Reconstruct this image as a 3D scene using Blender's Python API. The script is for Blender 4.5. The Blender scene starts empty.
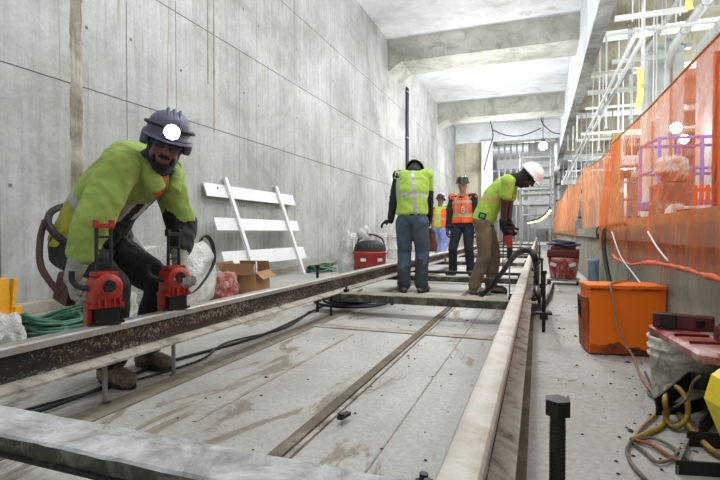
import bpy, bmesh, math, random
from math import sin, cos, pi, radians, sqrt
from mathutils import Vector, Matrix, noise
V = Vector
S = bpy.context.scene
C = S.collection
random.seed(7)
# ------------------------------------------------------------------ camera
HC = 0.78
cam_d = bpy.data.cameras.new('camera'); cam = bpy.data.objects.new('camera', cam_d); C.objects.link(cam)
cam_d.sensor_width = 36; cam_d.lens = 24; cam_d.clip_start = 0.03; cam_d.clip_end = 200
YAW = radians(20.35); PITCH = radians(-0.95)
cam.location = (0, 0, HC)
cam.rotation_euler = (pi/2 + PITCH, 0, YAW)
S.camera = cam
RM = cam.rotation_euler.to_matrix()
def ray(px, py):
    return RM @ V(((px-360)/480, -(py-240)/480, -1))
def atX(px, py, X):
    r = ray(px, py); return V((0, 0, HC)) + r*(X/r.x)
def atY(px, py, Y):
    r = ray(px, py); return V((0, 0, HC)) + r*(Y/r.y)
def atZ(px, py, Z):
    r = ray(px, py); return V((0, 0, HC)) + r*((Z-HC)/r.z)
# ------------------------------------------------------------------ materials
def srgb(r, g, b):
    f = lambda c: (c/255/12.92) if c/255 <= .04045 else ((c/255+.055)/1.055)**2.4
    return (f(r), f(g), f(b), 1)
class NT:
    def __init__(s, name):
        s.m = bpy.data.materials.new(name); s.m.use_nodes = True
        s.t = s.m.node_tree; s.n = s.t.nodes; s.l = s.t.links
        s.b = s.n['Principled BSDF']; s.out = s.n['Material Output']
    def node(s, t, **k):
        n = s.n.new(t)
        for a, v in k.items():
            if a in n.inputs.keys(): n.inputs[a].default_value = v
            else: setattr(n, a, v)
        return n
    def coord(s, scale=(1, 1, 1), rot=(0, 0, 0)):
        if not hasattr(s, 'tc'): s.tc = s.n.new('ShaderNodeTexCoord')
        mp = s.n.new('ShaderNodeMapping'); mp.inputs['Scale'].default_value = scale
        mp.inputs['Rotation'].default_value = rot
        s.l.new(s.tc.outputs['Object'], mp.inputs['Vector']); return mp.outputs['Vector']
    def noise(s, scale, detail=5, rough=.6, sc=(1, 1, 1), dist=0):
        n = s.n.new('ShaderNodeTexNoise'); n.inputs['Scale'].default_value = scale
        n.inputs['Detail'].default_value = detail; n.inputs['Roughness'].default_value = rough
        n.inputs['Distortion'].default_value = dist
        s.l.new(s.coord(sc), n.inputs['Vector']); return n.outputs['Fac']
    def ramp(s, fac, stops):
        r = s.n.new('ShaderNodeValToRGB'); e = r.color_ramp.elements
        while len(e) < len(stops): e.new(.5)
        for i, (p, c) in enumerate(stops):
            e[i].position = p; e[i].color = c if len(c) == 4 else (*c, 1)
        s.l.new(fac, r.inputs['Fac']); return r.outputs['Color']
    def mix(s, fac, a, b, blend='MIX'):
        n = s.n.new('ShaderNodeMix'); n.data_type = 'RGBA'; n.blend_type = blend
        for k, v in (('Factor', fac), ('A', a), ('B', b)):
            i = [q for q in n.inputs if q.name == k and q.enabled][0]
            if hasattr(v, 'is_linked') : s.l.new(v, i)
            else: i.default_value = v
        return [q for q in n.outputs if q.enabled][0]
    def math(s, op, a, b=0.0):
        n = s.n.new('ShaderNodeMath'); n.operation = op
        for i, v in ((0, a), (1, b)):
            if hasattr(v, 'is_linked'): s.l.new(v, n.inputs[i])
            else: n.inputs[i].default_value = v
        return n.outputs[0]
    def bump(s, h, strength=.3, dist=.01):
        n = s.n.new('ShaderNodeBump'); n.inputs['Strength'].default_value = strength
        n.inputs['Distance'].default_value = dist
        s.l.new(h, n.inputs['Height']); s.l.new(n.outputs['Normal'], s.b.inputs['Normal'])
    def set(s, color=None, rough=None, metal=None):
        for k, v in (('Base Color', color), ('Roughness', rough), ('Metallic', metal)):
            if v is None: continue
            if hasattr(v, 'is_linked'): s.l.new(v, s.b.inputs[k])
            else: s.b.inputs[k].default_value = v
        return s.m
W_ = (1, 1, 1, 1); K_ = (0, 0, 0, 1)
def plain(name, col, rough=.6, metal=0, var=.25, scale=12, dirt=None, dirtamt=.5, bump=.15):
    s = NT(name)
    n = s.noise(scale, 6, .65)
    dark = tuple(c*(1-var) for c in col[:3])+(1,); lite = tuple(min(1, c*(1+var*.6)) for c in col[:3])+(1,)
    c = s.ramp(n, [(.3, dark), (.7, lite)])
    if dirt:
        f = s.ramp(s.noise(scale*.6, 9, .72, dist=.4), [(.62-dirtamt*.3, K_), (.75-dirtamt*.2, W_)])
        c = s.mix(f, c, dirt)
    s.set(c, rough, metal)
    if bump: s.bump(s.noise(scale*4, 4), bump, .004)
    return s.m
def emis(name, col, st):
    s = NT(name); s.b.inputs['Emission Color'].default_value = col; s.b.inputs['Emission Strength'].default_value = st
    s.set(col, .5); return s.m
def concrete(name, base, dark, lite, streak='z', rusty=None, sc=1.0, amt=.38, vein=None, rgh=.85):
    s = NT(name)
    a = s.noise(.7*sc, 8, .68, dist=.5)
    c = s.ramp(a, [(.28, dark), (.5, base), (.72, lite)])
    st = {'z': (5, 5, .22), 'y': (2.5, .2, 2.5), 'x': (.2, 2.5, 2.5), 'n': (1, 1, 1)}[streak]
    b = s.noise(2.4*sc, 8, .7, sc=st)
    c = s.mix(amt, c, s.ramp(b, [(.25, (.25, .25, .25, 1)), (.5, (.52, .52, .52, 1)), (.8, (.78, .78, .78, 1))]), 'OVERLAY')
    d = s.noise(22*sc, 8, .75)
    c = s.mix(.3, c, s.ramp(d, [(.3, (.3, .3, .3, 1)), (.7, (.68, .68, .68, 1))]), 'OVERLAY')
    if rusty:
        f = s.ramp(s.noise(1.1*sc, 7, .7, sc=st if vein is None else (1, 1, 1), dist=1.0), [(.56, K_), (.68, W_)])
        c = s.mix(s.math('MULTIPLY', f, .75), c, rusty)
    s.set(c, rgh)
    s.bump(s.math('ADD', s.math('MULTIPLY', d, .5), b), .35, .01)
    return s.m
M = {}
M['wall'] = concrete('wall_concrete', srgb(160, 161, 158), srgb(128, 128, 124), srgb(184, 185, 183), 'z', srgb(136, 133, 118))
M['wallstain'] = concrete('rough_joint', srgb(132, 126, 110), srgb(80, 74, 62), srgb(170, 165, 152), 'z', srgb(92, 80, 62), sc=3, amt=.8)
M['joint'] = plain('joint_grey', srgb(112, 110, 104), .9, var=.3, scale=20)
M['ceil'] = concrete('ceiling_concrete', srgb(208, 210, 212), srgb(184, 186, 186), srgb(224, 226, 228), 'n', srgb(165, 165, 155), amt=.35)
M['beam'] = concrete('beam_concrete', srgb(168, 168, 158), srgb(128, 128, 114), srgb(196, 196, 188), 'n', srgb(116, 115, 96), sc=1.0, amt=.5)
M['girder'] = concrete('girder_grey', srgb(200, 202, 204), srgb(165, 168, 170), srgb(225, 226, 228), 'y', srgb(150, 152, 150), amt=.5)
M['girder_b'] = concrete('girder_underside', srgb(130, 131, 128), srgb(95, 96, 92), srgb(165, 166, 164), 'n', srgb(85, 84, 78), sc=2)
M['rwall'] = concrete('parapet_concrete', srgb(150, 145, 128), srgb(108, 104, 90), srgb(180, 176, 160), 'z', srgb(96, 90, 74), sc=2)
M['pier'] = concrete('pier_concrete', srgb(175, 170, 148), srgb(125, 122, 100), srgb(200, 196, 180), 'z', srgb(118, 112, 86), sc=1.2)
M['cladding'] = concrete('panel_grey', srgb(196, 204, 200), srgb(175, 184, 180), srgb(212, 218, 214), 'n', amt=.2)
M['fargrey'] = concrete('far_wall', srgb(185, 187, 186), srgb(160, 162, 161), srgb(200, 202, 201), 'n', srgb(90, 92, 90), sc=1)
def floor_mat():
    s = NT('floor_slab')
    a = s.noise(.9, 9, .65, dist=.6)
    c = s.ramp(a, [(.3, srgb(146, 143, 135)), (.5, srgb(172, 171, 165)), (.7, srgb(194, 194, 190))])
    st = s.noise(1.7, 9, .7, sc=(1.6, .5, 1), dist=1.2)
    f = s.ramp(st, [(.555, K_), (.60, W_)])
    c = s.mix(s.math('MULTIPLY', f, .8), c, srgb(122, 110, 90))
    st2 = s.noise(6.5, 8, .75, sc=(1, .8, 1), dist=.8)
    f2 = s.ramp(st2, [(.66, K_), (.70, W_)])
    c = s.mix(s.math('MULTIPLY', f2, .7), c, srgb(104, 84, 68))
    d = s.noise(40, 8, .75)
    c = s.mix(.55, c, s.ramp(d, [(.3, (.26, .26, .26, 1)), (.7, (.68, .68, .68, 1))]), 'OVERLAY')
    s.set(c, s.ramp(a, [(.3, (.45,)*3), (.7, (.75,)*3)]))
    s.bump(s.math('ADD', d, s.math('MULTIPLY', st, .8)), .35, .01)
    return s.m
M['floor'] = floor_mat()
M['stripfaint'] = plain('faint_strip', srgb(152, 146, 132), .9, var=.25, scale=9, dirt=srgb(180, 175, 164), dirtamt=.5)
M['railshade'] = plain('rail_shade_strip', srgb(128, 119, 102), .85, var=.25, scale=9, dirt=srgb(160, 152, 136), dirtamt=.35)  # darker tone standing in for shade below the left rail
M['strip'] = plain('strip_brown', srgb(104, 94, 78), .85, var=.3, scale=9, dirt=srgb(140, 132, 116), dirtamt=.3)
def railmat():
    s = NT('dusty_rail_web')
    c = s.ramp(s.noise(5, 6, .6), [(.35, srgb(34, 30, 26)), (.7, srgb(66, 50, 38))])
    sp = s.noise(75, 8, .8)
    g = s.noise(3, 6, .7, sc=(1, 1, 3))
    f = s.ramp(s.math('ADD', sp, s.math('MULTIPLY', s.math('SUBTRACT', g, .5), .5)), [(.53, K_), (.60, W_)])
    c = s.mix(s.math('MULTIPLY', f, .8), c, srgb(172, 160, 140))
    s.set(c, .7, .2); s.bump(sp, .5, .004); return s.m
M['railweb'] = railmat()
M['railhead'] = plain('rail_head_steel', srgb(176, 178, 178), .42, .55, var=.2, scale=25, dirt=srgb(168, 156, 136), dirtamt=.6)
M['railhead2'] = plain('rail_head_dusty', srgb(182, 178, 168), .6, .15, var=.15, scale=9, dirt=srgb(160, 146, 126), dirtamt=.5)
M['dust'] = plain('cement_dust', srgb(176, 170, 158), .9, 0, var=.22, scale=14, dirt=srgb(98, 88, 74), dirtamt=.45)
M['tie'] = plain('tie_top_cement', srgb(188, 190, 191), .8, 0, var=.2, scale=10, dirt=srgb(128, 128, 122), dirtamt=.68, bump=.4)
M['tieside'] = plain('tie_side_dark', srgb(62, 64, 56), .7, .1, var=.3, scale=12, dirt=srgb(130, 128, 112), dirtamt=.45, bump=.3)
M['tiegrime'] = plain('tie_far_cement', srgb(150, 142, 124), .85, 0, var=.3, scale=8, dirt=srgb(112, 104, 88), dirtamt=.5, bump=.3)
M['black'] = plain('black_rubber', srgb(24, 24, 26), .6, 0, var=.3, scale=15)
M['blacksteel'] = plain('black_steel', srgb(38, 38, 38), .5, .5, var=.3, scale=18, dirt=srgb(100, 96, 86), dirtamt=.2)
M['steel'] = plain('galvanised', srgb(150, 150, 148), .45, .6, var=.2, scale=15, dirt=srgb(120, 110, 95), dirtamt=.3)
M['white'] = plain('white_paint', srgb(212, 213, 211), .5, 0, var=.06, scale=6, dirt=srgb(196, 192, 184), dirtamt=.25, bump=.05)
M['whitepipe'] = plain('white_pipe', srgb(215, 217, 215), .5, .1, var=.1)
M['greypipe'] = plain('grey_pipe', srgb(172, 175, 175), .5, .3, var=.2)
M['darkgrey'] = plain('dark_equipment', srgb(62, 64, 66), .6, .2, var=.3)
M['orange'] = plain('orange_paint', srgb(252, 122, 4), .42, 0, var=.07, scale=3, dirt=srgb(196, 84, 12), dirtamt=.1, bump=.06)
M['orange_d'] = plain('orange_edge_dirty', srgb(196, 88, 20), .6, 0, var=.3, scale=10, dirt=srgb(50, 34, 24), dirtamt=.7)
M['red'] = plain('red_casing', srgb(164, 40, 28), .4, 0, var=.2, scale=14, dirt=srgb(74, 44, 38), dirtamt=.42)
M['reddirt'] = plain('dusty_red', srgb(156, 58, 52), .55, 0, var=.25, scale=9, dirt=srgb(204, 176, 170), dirtamt=.55)
M['darkred'] = plain('dark_red', srgb(88, 22, 24), .5, 0, var=.3, scale=9, dirt=srgb(60, 40, 40), dirtamt=.3)
M['bucket'] = plain('splashed_bucket', srgb(216, 216, 206), .6, 0, var=.08, scale=26, dirt=srgb(132, 128, 112), dirtamt=.55)
M['yellow'] = plain('yellow_case', srgb(232, 206, 30), .45, 0, var=.1, scale=10, dirt=srgb(150, 130, 40), dirtamt=.2)
M['hoseyel'] = plain('yellow_hose', srgb(152, 128, 48), .55, 0, var=.25, scale=16, dirt=srgb(106, 88, 50), dirtamt=.5)
M['cordor'] = plain('dusty_orange_cord', srgb(176, 128, 96), .7, 0, var=.2, scale=12, dirt=srgb(150, 136, 116), dirtamt=.6)
M['cordgrey'] = plain('dusty_cord', srgb(120, 112, 98), .75, 0, var=.25, scale=12, dirt=srgb(60, 54, 46), dirtamt=.5)
M['hosegreen'] = plain('green_hose', srgb(42, 98, 72), .45, 0, var=.25, scale=14, dirt=srgb(110, 140, 118), dirtamt=.35)
M['card'] = plain('cardboard', srgb(158, 122, 84), .85, 0, var=.1, scale=6, bump=.05)
M['cardin'] = plain('cardboard_inside', srgb(122, 88, 56), .9, 0, var=.15)
M['wood'] = plain('timber', srgb(186, 158, 108), .8, 0, var=.2, scale=5, bump=.2)
M['rope'] = plain('rope_tan', srgb(196, 148, 96), .85, 0, var=.2)
M['green_d'] = plain('dark_green_sheet', srgb(64, 78, 66), .6, 0, var=.2)
M['bluebin'] = plain('blue_bin', srgb(150, 172, 196), .5)
def bagmat():
    s = NT('woven_bag'); c = s.ramp(s.noise(4, 6, .6), [(.3, srgb(168, 170, 162)), (.7, srgb(214, 215, 210))])
    s.set(c, .7); s.bump(s.noise(9, 5, .6, dist=1.5), .9, .05); return s.m
M['bag'] = bagmat()
def netmat(name, col, cover, back=.5):
    s = NT(name)
    wv = s.noise(5, 4, .6, sc=(1, 1.5, .5), dist=.9)
    f = s.ramp(wv, [(.35, (cover-.18,)*3), (.65, (min(.95, cover+.2),)*3)])
    d = s.n.new('ShaderNodeBsdfDiffuse'); d.inputs['Color'].default_value = col
    tl = s.n.new('ShaderNodeBsdfTranslucent'); tl.inputs['Color'].default_value = col
    m1 = s.n.new('ShaderNodeMixShader'); m1.inputs[0].default_value = back
    s.l.new(d.outputs[0], m1.inputs[1]); s.l.new(tl.outputs[0], m1.inputs[2])
    tr = s.n.new('ShaderNodeBsdfTransparent')
    m2 = s.n.new('ShaderNodeMixShader'); s.l.new(f, m2.inputs[0])
    s.l.new(tr.outputs[0], m2.inputs[1]); s.l.new(m1.outputs[0], m2.inputs[2])
    s.l.new(m2.outputs[0], s.out.inputs['Surface']); return s.m
M['net'] = netmat('orange_net', srgb(246, 138, 84), .47)
M['netdense'] = netmat('orange_net_folded', srgb(244, 128, 66), .7)
# ------------------------------------------------------------------ object helpers
def finish(bm, name, mats, parent=None, smooth=False, loc=None):
    me = bpy.data.meshes.new(name); bm.normal_update(); bm.to_mesh(me); bm.free()
    o = bpy.data.objects.new(name, me); C.objects.link(o)
    if not isinstance(mats, (list, tuple)): mats = [mats]
    for m in mats: me.materials.append(M[m] if isinstance(m, str) else m)
    if smooth:
        for p in me.polygons: p.use_smooth = True
    if parent: o.parent = parent
    if loc is not None: o.location = loc
    return o
def tag(o, label=None, cat=None, group=None, kind=None):
    if label: o['label'] = label
    if cat: o['category'] = cat
    if group: o['group'] = group
    if kind: o['kind'] = kind
    return o
def empty(name, loc=(0, 0, 0), rz=0, label=None, cat=None, group=None):
    o = bpy.data.objects.new(name, None); C.objects.link(o); o.location = loc; o.rotation_euler = (0, 0, rz)
    o.empty_display_size = .1
    return tag(o, label, cat, group)
def bx(bm, c, s, rot=None, bev=0, mi=0):
    """box centre c size s"""
    r = bmesh.ops.create_cube(bm, size=1)
    vs = r['verts']; bmesh.ops.scale(bm, vec=s, verts=vs)
    fs = list({f for v in vs for f in v.link_faces})
    if bev:
        es = list({e for v in vs for e in v.link_edges})
        rr = bmesh.ops.bevel(bm, geom=es, offset=bev, segments=2, affect='EDGES', profile=.7)
        vs = rr['verts']; fs = list({f for v in vs for f in v.link_faces})
        vs = list({v for f in fs for v in f.verts})
    if rot is not None:
        if not isinstance(rot, Matrix): rot = Matrix.Rotation(rot, 3, 'Z')
        bmesh.ops.rotate(bm, cent=(0, 0, 0), matrix=rot, verts=vs)
    bmesh.ops.translate(bm, vec=c, verts=vs)
    for f in fs: f.material_index = mi
    return vs
def bb(bm, lo, hi, **k):
    return bx(bm, [(a+b)/2 for a, b in zip(lo, hi)], [abs(b-a) for a, b in zip(lo, hi)], **k)
def frame(d):
    d = d.normalized(); a = V((0, 0, 1)) if abs(d.z) < .9 else V((1, 0, 0))
    u = d.cross(a).normalized(); return u, u.cross(d).normalized()
def tube(bm, pts, r, n=8, cap=True, mi=0, closed=False):
    pts = [V(p) for p in pts]; rs = r if isinstance(r, (list, tuple)) else [r]*len(pts)
    rings = []; u = None
    N = len(pts)
    for i, p in enumerate(pts):
        a = pts[(i-1) % N] if (i or closed) else p; b = pts[(i+1) % N] if (i < N-1 or closed) else p
        d = (b-a)
        if d.length < 1e-9: d = V((0, 0, 1))
        d.normalize()
        if u is None: u, w = frame(d)
        else:
            u = (u - d*u.dot(d))
            if u.length < 1e-6: u, w = frame(d)
            u.normalize(); w = u.cross(d).normalized()
        rings.append([bm.verts.new(p + (u*cos(2*pi*k/n) + w*sin(2*pi*k/n))*rs[i]) for k in range(n)])
    m = N if closed else N-1
    for i in range(m):
        A, B = rings[i], rings[(i+1) % N]
        for k in range(n):
            f = bm.faces.new((A[k], A[(k+1) % n], B[(k+1) % n], B[k])); f.material_index = mi
    if cap and not closed:
        bm.faces.new(rings[0][::-1]).material_index = mi; bm.faces.new(rings[-1]).material_index = mi
def smoothpts(pts, sub=6, closed=False):
    pts = [V(p) for p in pts]; out = []; n = len(pts)
    for i in range(n if closed else n-1):
        g = lambda k: pts[k % n] if closed else pts[max(0, min(n-1, k))]
        p0, p1, p2, p3 = g(i-1), g(i), g(i+1), g(i+2)
        for s in range(sub):
            t = s/sub
            out.append(.5*((2*p1)+(p2-p0)*t+(2*p0-5*p1+4*p2-p3)*t*t+(3*p1-p0-3*p2+p3)*t**3))
    if not closed: out.append(pts[-1])
    return out
def cyl(bm, a, b, r, n=16, r2=None, mi=0): tube(bm, [a, b], [r, r if r2 is None else r2], n, mi=mi)
def ball(bm, c, r, u=12, v=8, mi=0, rot=None):
    rr = bmesh.ops.create_uvsphere(bm, u_segments=u, v_segments=v, radius=1)
    s = r if isinstance(r, (tuple, list, Vector)) else (r, r, r)
    bmesh.ops.scale(bm, vec=s, verts=rr['verts'])
    if rot is not None: bmesh.ops.rotate(bm, cent=(0, 0, 0), matrix=rot, verts=rr['verts'])
    bmesh.ops.translate(bm, vec=c, verts=rr['verts'])
    for f in {f for v_ in rr['verts'] for f in v_.link_faces}: f.material_index = mi
def lathe(bm, prof, c=(0, 0, 0), n=32, mat=None, mi=0):
    c = V(c); rings = []
    for r, z in prof:
        ring = [V((r*cos(2*pi*k/n), r*sin(2*pi*k/n), z)) for k in range(n)]
        rings.append([bm.verts.new(c + (mat @ p if mat else p)) for p in ring])
    for A, B in zip(rings, rings[1:]):
        for k in range(n):
            bm.faces.new((A[k], A[(k+1) % n], B[(k+1) % n], B[k])).material_index = mi
def prism(bm, poly, y0, y1, mis=None):
    """extrude an (x,z) outline along y"""
    A = [bm.verts.new((x, y0, z)) for x, z in poly]; B = [bm.verts.new((x, y1, z)) for x, z in poly]
    n = len(poly)
    for k in range(n):
        f = bm.faces.new((A[k], B[k], B[(k+1) % n], A[(k+1) % n]))
        if mis: f.material_index = mis[k]
    bm.faces.new(A[::-1] if False else A); bm.faces.new(B[::-1])
    bmesh.ops.recalc_face_normals(bm, faces=bm.faces)
def one(name, fn, mats, parent=None, smooth=False, **k):
    bm = bmesh.new(); fn(bm); o = finish(bm, name, mats, parent, smooth)
    if k: tag(o, **k)
    return o
def struct(name, fn, mats, smooth=False): return one(name, fn, mats, None, smooth, kind='structure')
def copy_tree(o, parent=None):
    c = o.copy(); C.objects.link(c)
    if parent: c.parent = parent
    for ch in o.children: copy_tree(ch, c)
    return c
def autosmooth(o, ang=35):
    me = o.data
    for p in me.polygons: p.use_smooth = True
    me.set_sharp_from_angle(angle=radians(ang))
# ------------------------------------------------------------------ the setting
K = 1.057; XW = -4.4*K; CZ = HC+5.95*K; XG0, XG1 = 1.03*K, 1.31*K; GZ = HC+4.19*K; XP = .76; PZ = .83
struct('floor', lambda bm: bb(bm, (XW-.3, -4, -.3), (12, 60, 0)), 'floor')
def wl(bm):
    # panels between thin recessed joints
    ys = [-4] + wjs + [27.2*K]
    zs = [0, HC+1.49*K, HC+2.84*K, HC+4.2*K, CZ]
    for i_, (a, b) in enumerate(zip(ys, ys[1:])):
        e = .006 if i_ < 6 else .003
        for c, d in zip(zs, zs[1:]):
            bb(bm, (XW-.3, a+e, c+.006 if c else 0), (XW, b-e, d-.006 if d < CZ else d))
    bb(bm, (XW-.4, -4, 0), (XW-.012, 27.2*K, CZ), mi=1)
    for i, y in enumerate(ys[1:-1]):
        for z in (1.1, 3.0, 4.4): bb(bm, (XW-.01, y+.05+.03*(i % 3), z+.1*(i % 2)), (XW+.002, y+.085+.03*(i % 3), z+.035+.1*(i % 2)), mi=1)
wjs = [atX(px, 232, XW).y for px in (-70, 0, 78, 128, 177, 240, 257, 295, 331, 352, 376, 398, 412, 425, 436, 446)]
struct('wall_left', wl, ['wall', 'joint'])
def stain(bm):
    random.seed(3); y0 = wjs[2]; n = 90; prev = None
    for i in range(n+1):
        z = CZ*i/n
        a = y0-.075+.03*noise.noise(V((z*1.3, 0, 1)))+.018*noise.noise(V((z*9, 0, 4))); b = y0+.07+.03*noise.noise(V((z*1.6, 9, 1)))+.018*noise.noise(V((z*8, 3, 4)))
        r = [bm.verts.new((XW+(.0005 if k in (0, 6) else .004+.012*abs(noise.noise(V((z*14, k*3.1, 2))))), a+(b-a)*k/6, z)) for k in range(7)]
        if prev:
            for k in range(6): bm.faces.new((prev[k], prev[k+1], r[k+1], r[k]))
        prev = r
    for px, zt, zb in ((208, 5.4, 3.0), (214, 4.7, 2.3)):
        y = atX(px, 100, XW).y
        bb(bm, (XW, y-.012, zb), (XW+.004, y+.012, zt))
struct('trim_joint_scar', stain, 'wallstain')
struct('baseboard_left', lambda bm: bb(bm, (XW, -4, 0), (XW+.12, 27, .10), bev=.01), 'rwall')
struct('ceiling', lambda bm: bb(bm, (XW-.3, -4, CZ), (XG0+.1, 60, CZ+.3)), 'ceil')
def cbeam(y0, y1, zb):
    def f(bm):
        bb(bm, (XW, y0, zb), (XG0, y1, CZ))
        # haunch at the left wall
        vs = [bm.verts.new(p) for p in ((XW, y0-.02, zb-.28), (XW, y1+.02, zb-.28), (XW+.45, y1+.02, zb), (XW+.45, y0-.02, zb), (XW, y0-.02, zb), (XW, y1+.02, zb))]
        for q in ((0, 1, 2, 3), (0, 3, 4), (1, 5, 2), (0, 4, 5, 1), (4, 3, 2, 5)): bm.faces.new([vs[i] for i in q])
    return f
struct('ceiling_beam_front', cbeam(14.4*K, 15.7*K, HC+5.25*K), 'beam')
struct('ceiling_beam_middle', cbeam(22.4*K, 23.6*K, HC+5.25*K), 'beam')
struct('ceiling_beam_far', cbeam(32, 33, HC+5.2*K), 'beam')
struct('ceiling_beam_near', cbeam(7, 8.3, HC+5.4*K), 'beam')
def girder(bm):
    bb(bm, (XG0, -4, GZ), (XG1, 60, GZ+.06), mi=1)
    bb(bm, (XG0+.0, -4, GZ+.06), (XG0+.06, 60, CZ+.3))
    bb(bm, (XG1-.06, -4, GZ+.06), (XG1-.0, 60, CZ+.3))
    y = 1.0
    while y < 40:
        bb(bm, (XG0-.012, y, GZ+.06), (XG0+.01, y+.05, CZ)); y += 2.4
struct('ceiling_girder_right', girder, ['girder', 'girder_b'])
# parapet wall with a stepped cap
def rwall(bm):
    bb(bm, (XP, -4, 0), (XP+.3, 60, PZ-.12))
    bb(bm, (XP-.04, -4, PZ-.12), (XP+.32, 60, PZ))
    for i in range(24):
        y = 1.2+i*1.22
        bb(bm, (XP-.003, y, 0), (XP+.01, y+.025, PZ-.12))
struct('wall_right_parapet', rwall, 'rwall')
struct('floor_platform', lambda bm: bb(bm, (XP+.3, -4, .45), (12, 60, .62)), 'rwall')
struct('wall_right_panel', lambda bm: [bb(bm, (3.4, y, .62), (3.6, y+2.35, HC+4.3)) for y in (-3.6, -1.2, 1.2, 3.6, 6.0, 8.4, 10.8)], 'cladding')
struct('ceiling_right', lambda bm: bb(bm, (XG1-.05, -4, HC+6.0), (12, 60, HC+6.3)), 'ceil')
for i, y in enumerate((9.5, 13, 17, 22, 28, 34)):
    struct('ceiling_beam_right_%s' % 'abcdef'[i], lambda bm: bb(bm, (XG1, y, HC+5.1), (12, y+.7, HC+6)), 'pier')
struct('wall_right_outer', lambda bm: bb(bm, (11.7, -4, .6), (12, 60, HC+6)), 'fargrey')
struct('wall_far', lambda bm: bb(bm, (XW-.3, 50, 0), (12, 50.3, HC+6)), 'fargrey')
# far end of the left wall: pier, white column and what is behind
struct('wall_left_pier', lambda bm: bb(bm, (XW-.3, 29.1, 0), (-3.2, 30.2, CZ)), 'pier')
struct('wall_left_far', lambda bm: bb(bm, (XW-.3, 30.2, 0), (-4.4, 50, CZ)), 'wall')
struct('wall_left_lintel', lambda bm: bb(bm, (XW, 28.9, HC+5.25), (XG0, 29.1, CZ)), 'ceil')
# painted rail shade, then things cast into the floor
ft = lambda bm: bb(bm, (-1.84, -3, .0), (-1.71, 40, .006))  # flat strip that paints the left rail's shade on the slab
struct('trim_rail_shade', ft, 'railshade')
def centre(bm):
    bb(bm, (-.862, -3, 0), (-.812, 26, .022)); bb(bm, (-.812, -3, 0), (-.792, 26, .012), mi=1)
struct('trim_floor_channel', centre, ['strip', 'dust'])
def fr(bm):
    bb(bm, (-.115, -3, 0), (-.06, 40, .03), mi=1); bb(bm, (-.06, -3, 0), (-.03, 40, .008))
    bb(bm, (-.24, -3, 0), (-.2, 40, .012))
struct('trim_rail_plinth', fr, ['strip', 'dust'])
struct('trim_cross_strip', lambda bm: [bb(bm, (-1.73, y, 0), (-.24, y+.12, .008)) for y in (3.55, 7.2, 11)], 'stripfaint')
struct('trim_saw_cut', lambda bm: [bb(bm, (-.525, -1, 0), (-.517, 9, .003)), bb(bm, (-1.33, 1.6, 0), (-1.31, 3.4, .003))], 'stripfaint')
# ------------------------------------------------------------------ rails
def rail_poly(xc, zb, h=.168, hw=.038, fw=.078):
    L = [(fw, 0), (fw, .011), (.022, .030), (.009, .045), (.009, h-.048), (.014, h-.042), (hw, h-.036), (hw, h-.010), (hw-.006, h-.003), (hw-.016, h)]
    pts = L + [(-x, z) for x, z in L[::-1]]
    return [(xc+x, zb+z) for x, z in pts]
#  materials per outline edge: 0 web, 1 head, 2 flange dust
mis = [2, 2, 0, 0, 0, 0, 1, 1, 1, 1, 1, 1, 1, 0, 0, 0, 0, 2, 2, 0]
XL = -1.79-.038; XR = -.165+.04; RB = .20
def rail(xc, head, label):
    bm = bmesh.new(); P = rail_poly(xc, RB)
    n = 90
    prism(bm, P, -2.5, 44, mis)
    o = finish(bm, 'running_rail', ['railweb', head, 'dust']); tag(o, label, 'rail'); autosmooth(o, 30); return o
rail(XL, 'railhead', 'long dusty steel rail on the left, its near end in front of the lamp-wearing worker')
rail(XR, 'railhead2', 'long pale dusty steel rail on the right, beside the walkway')
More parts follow.
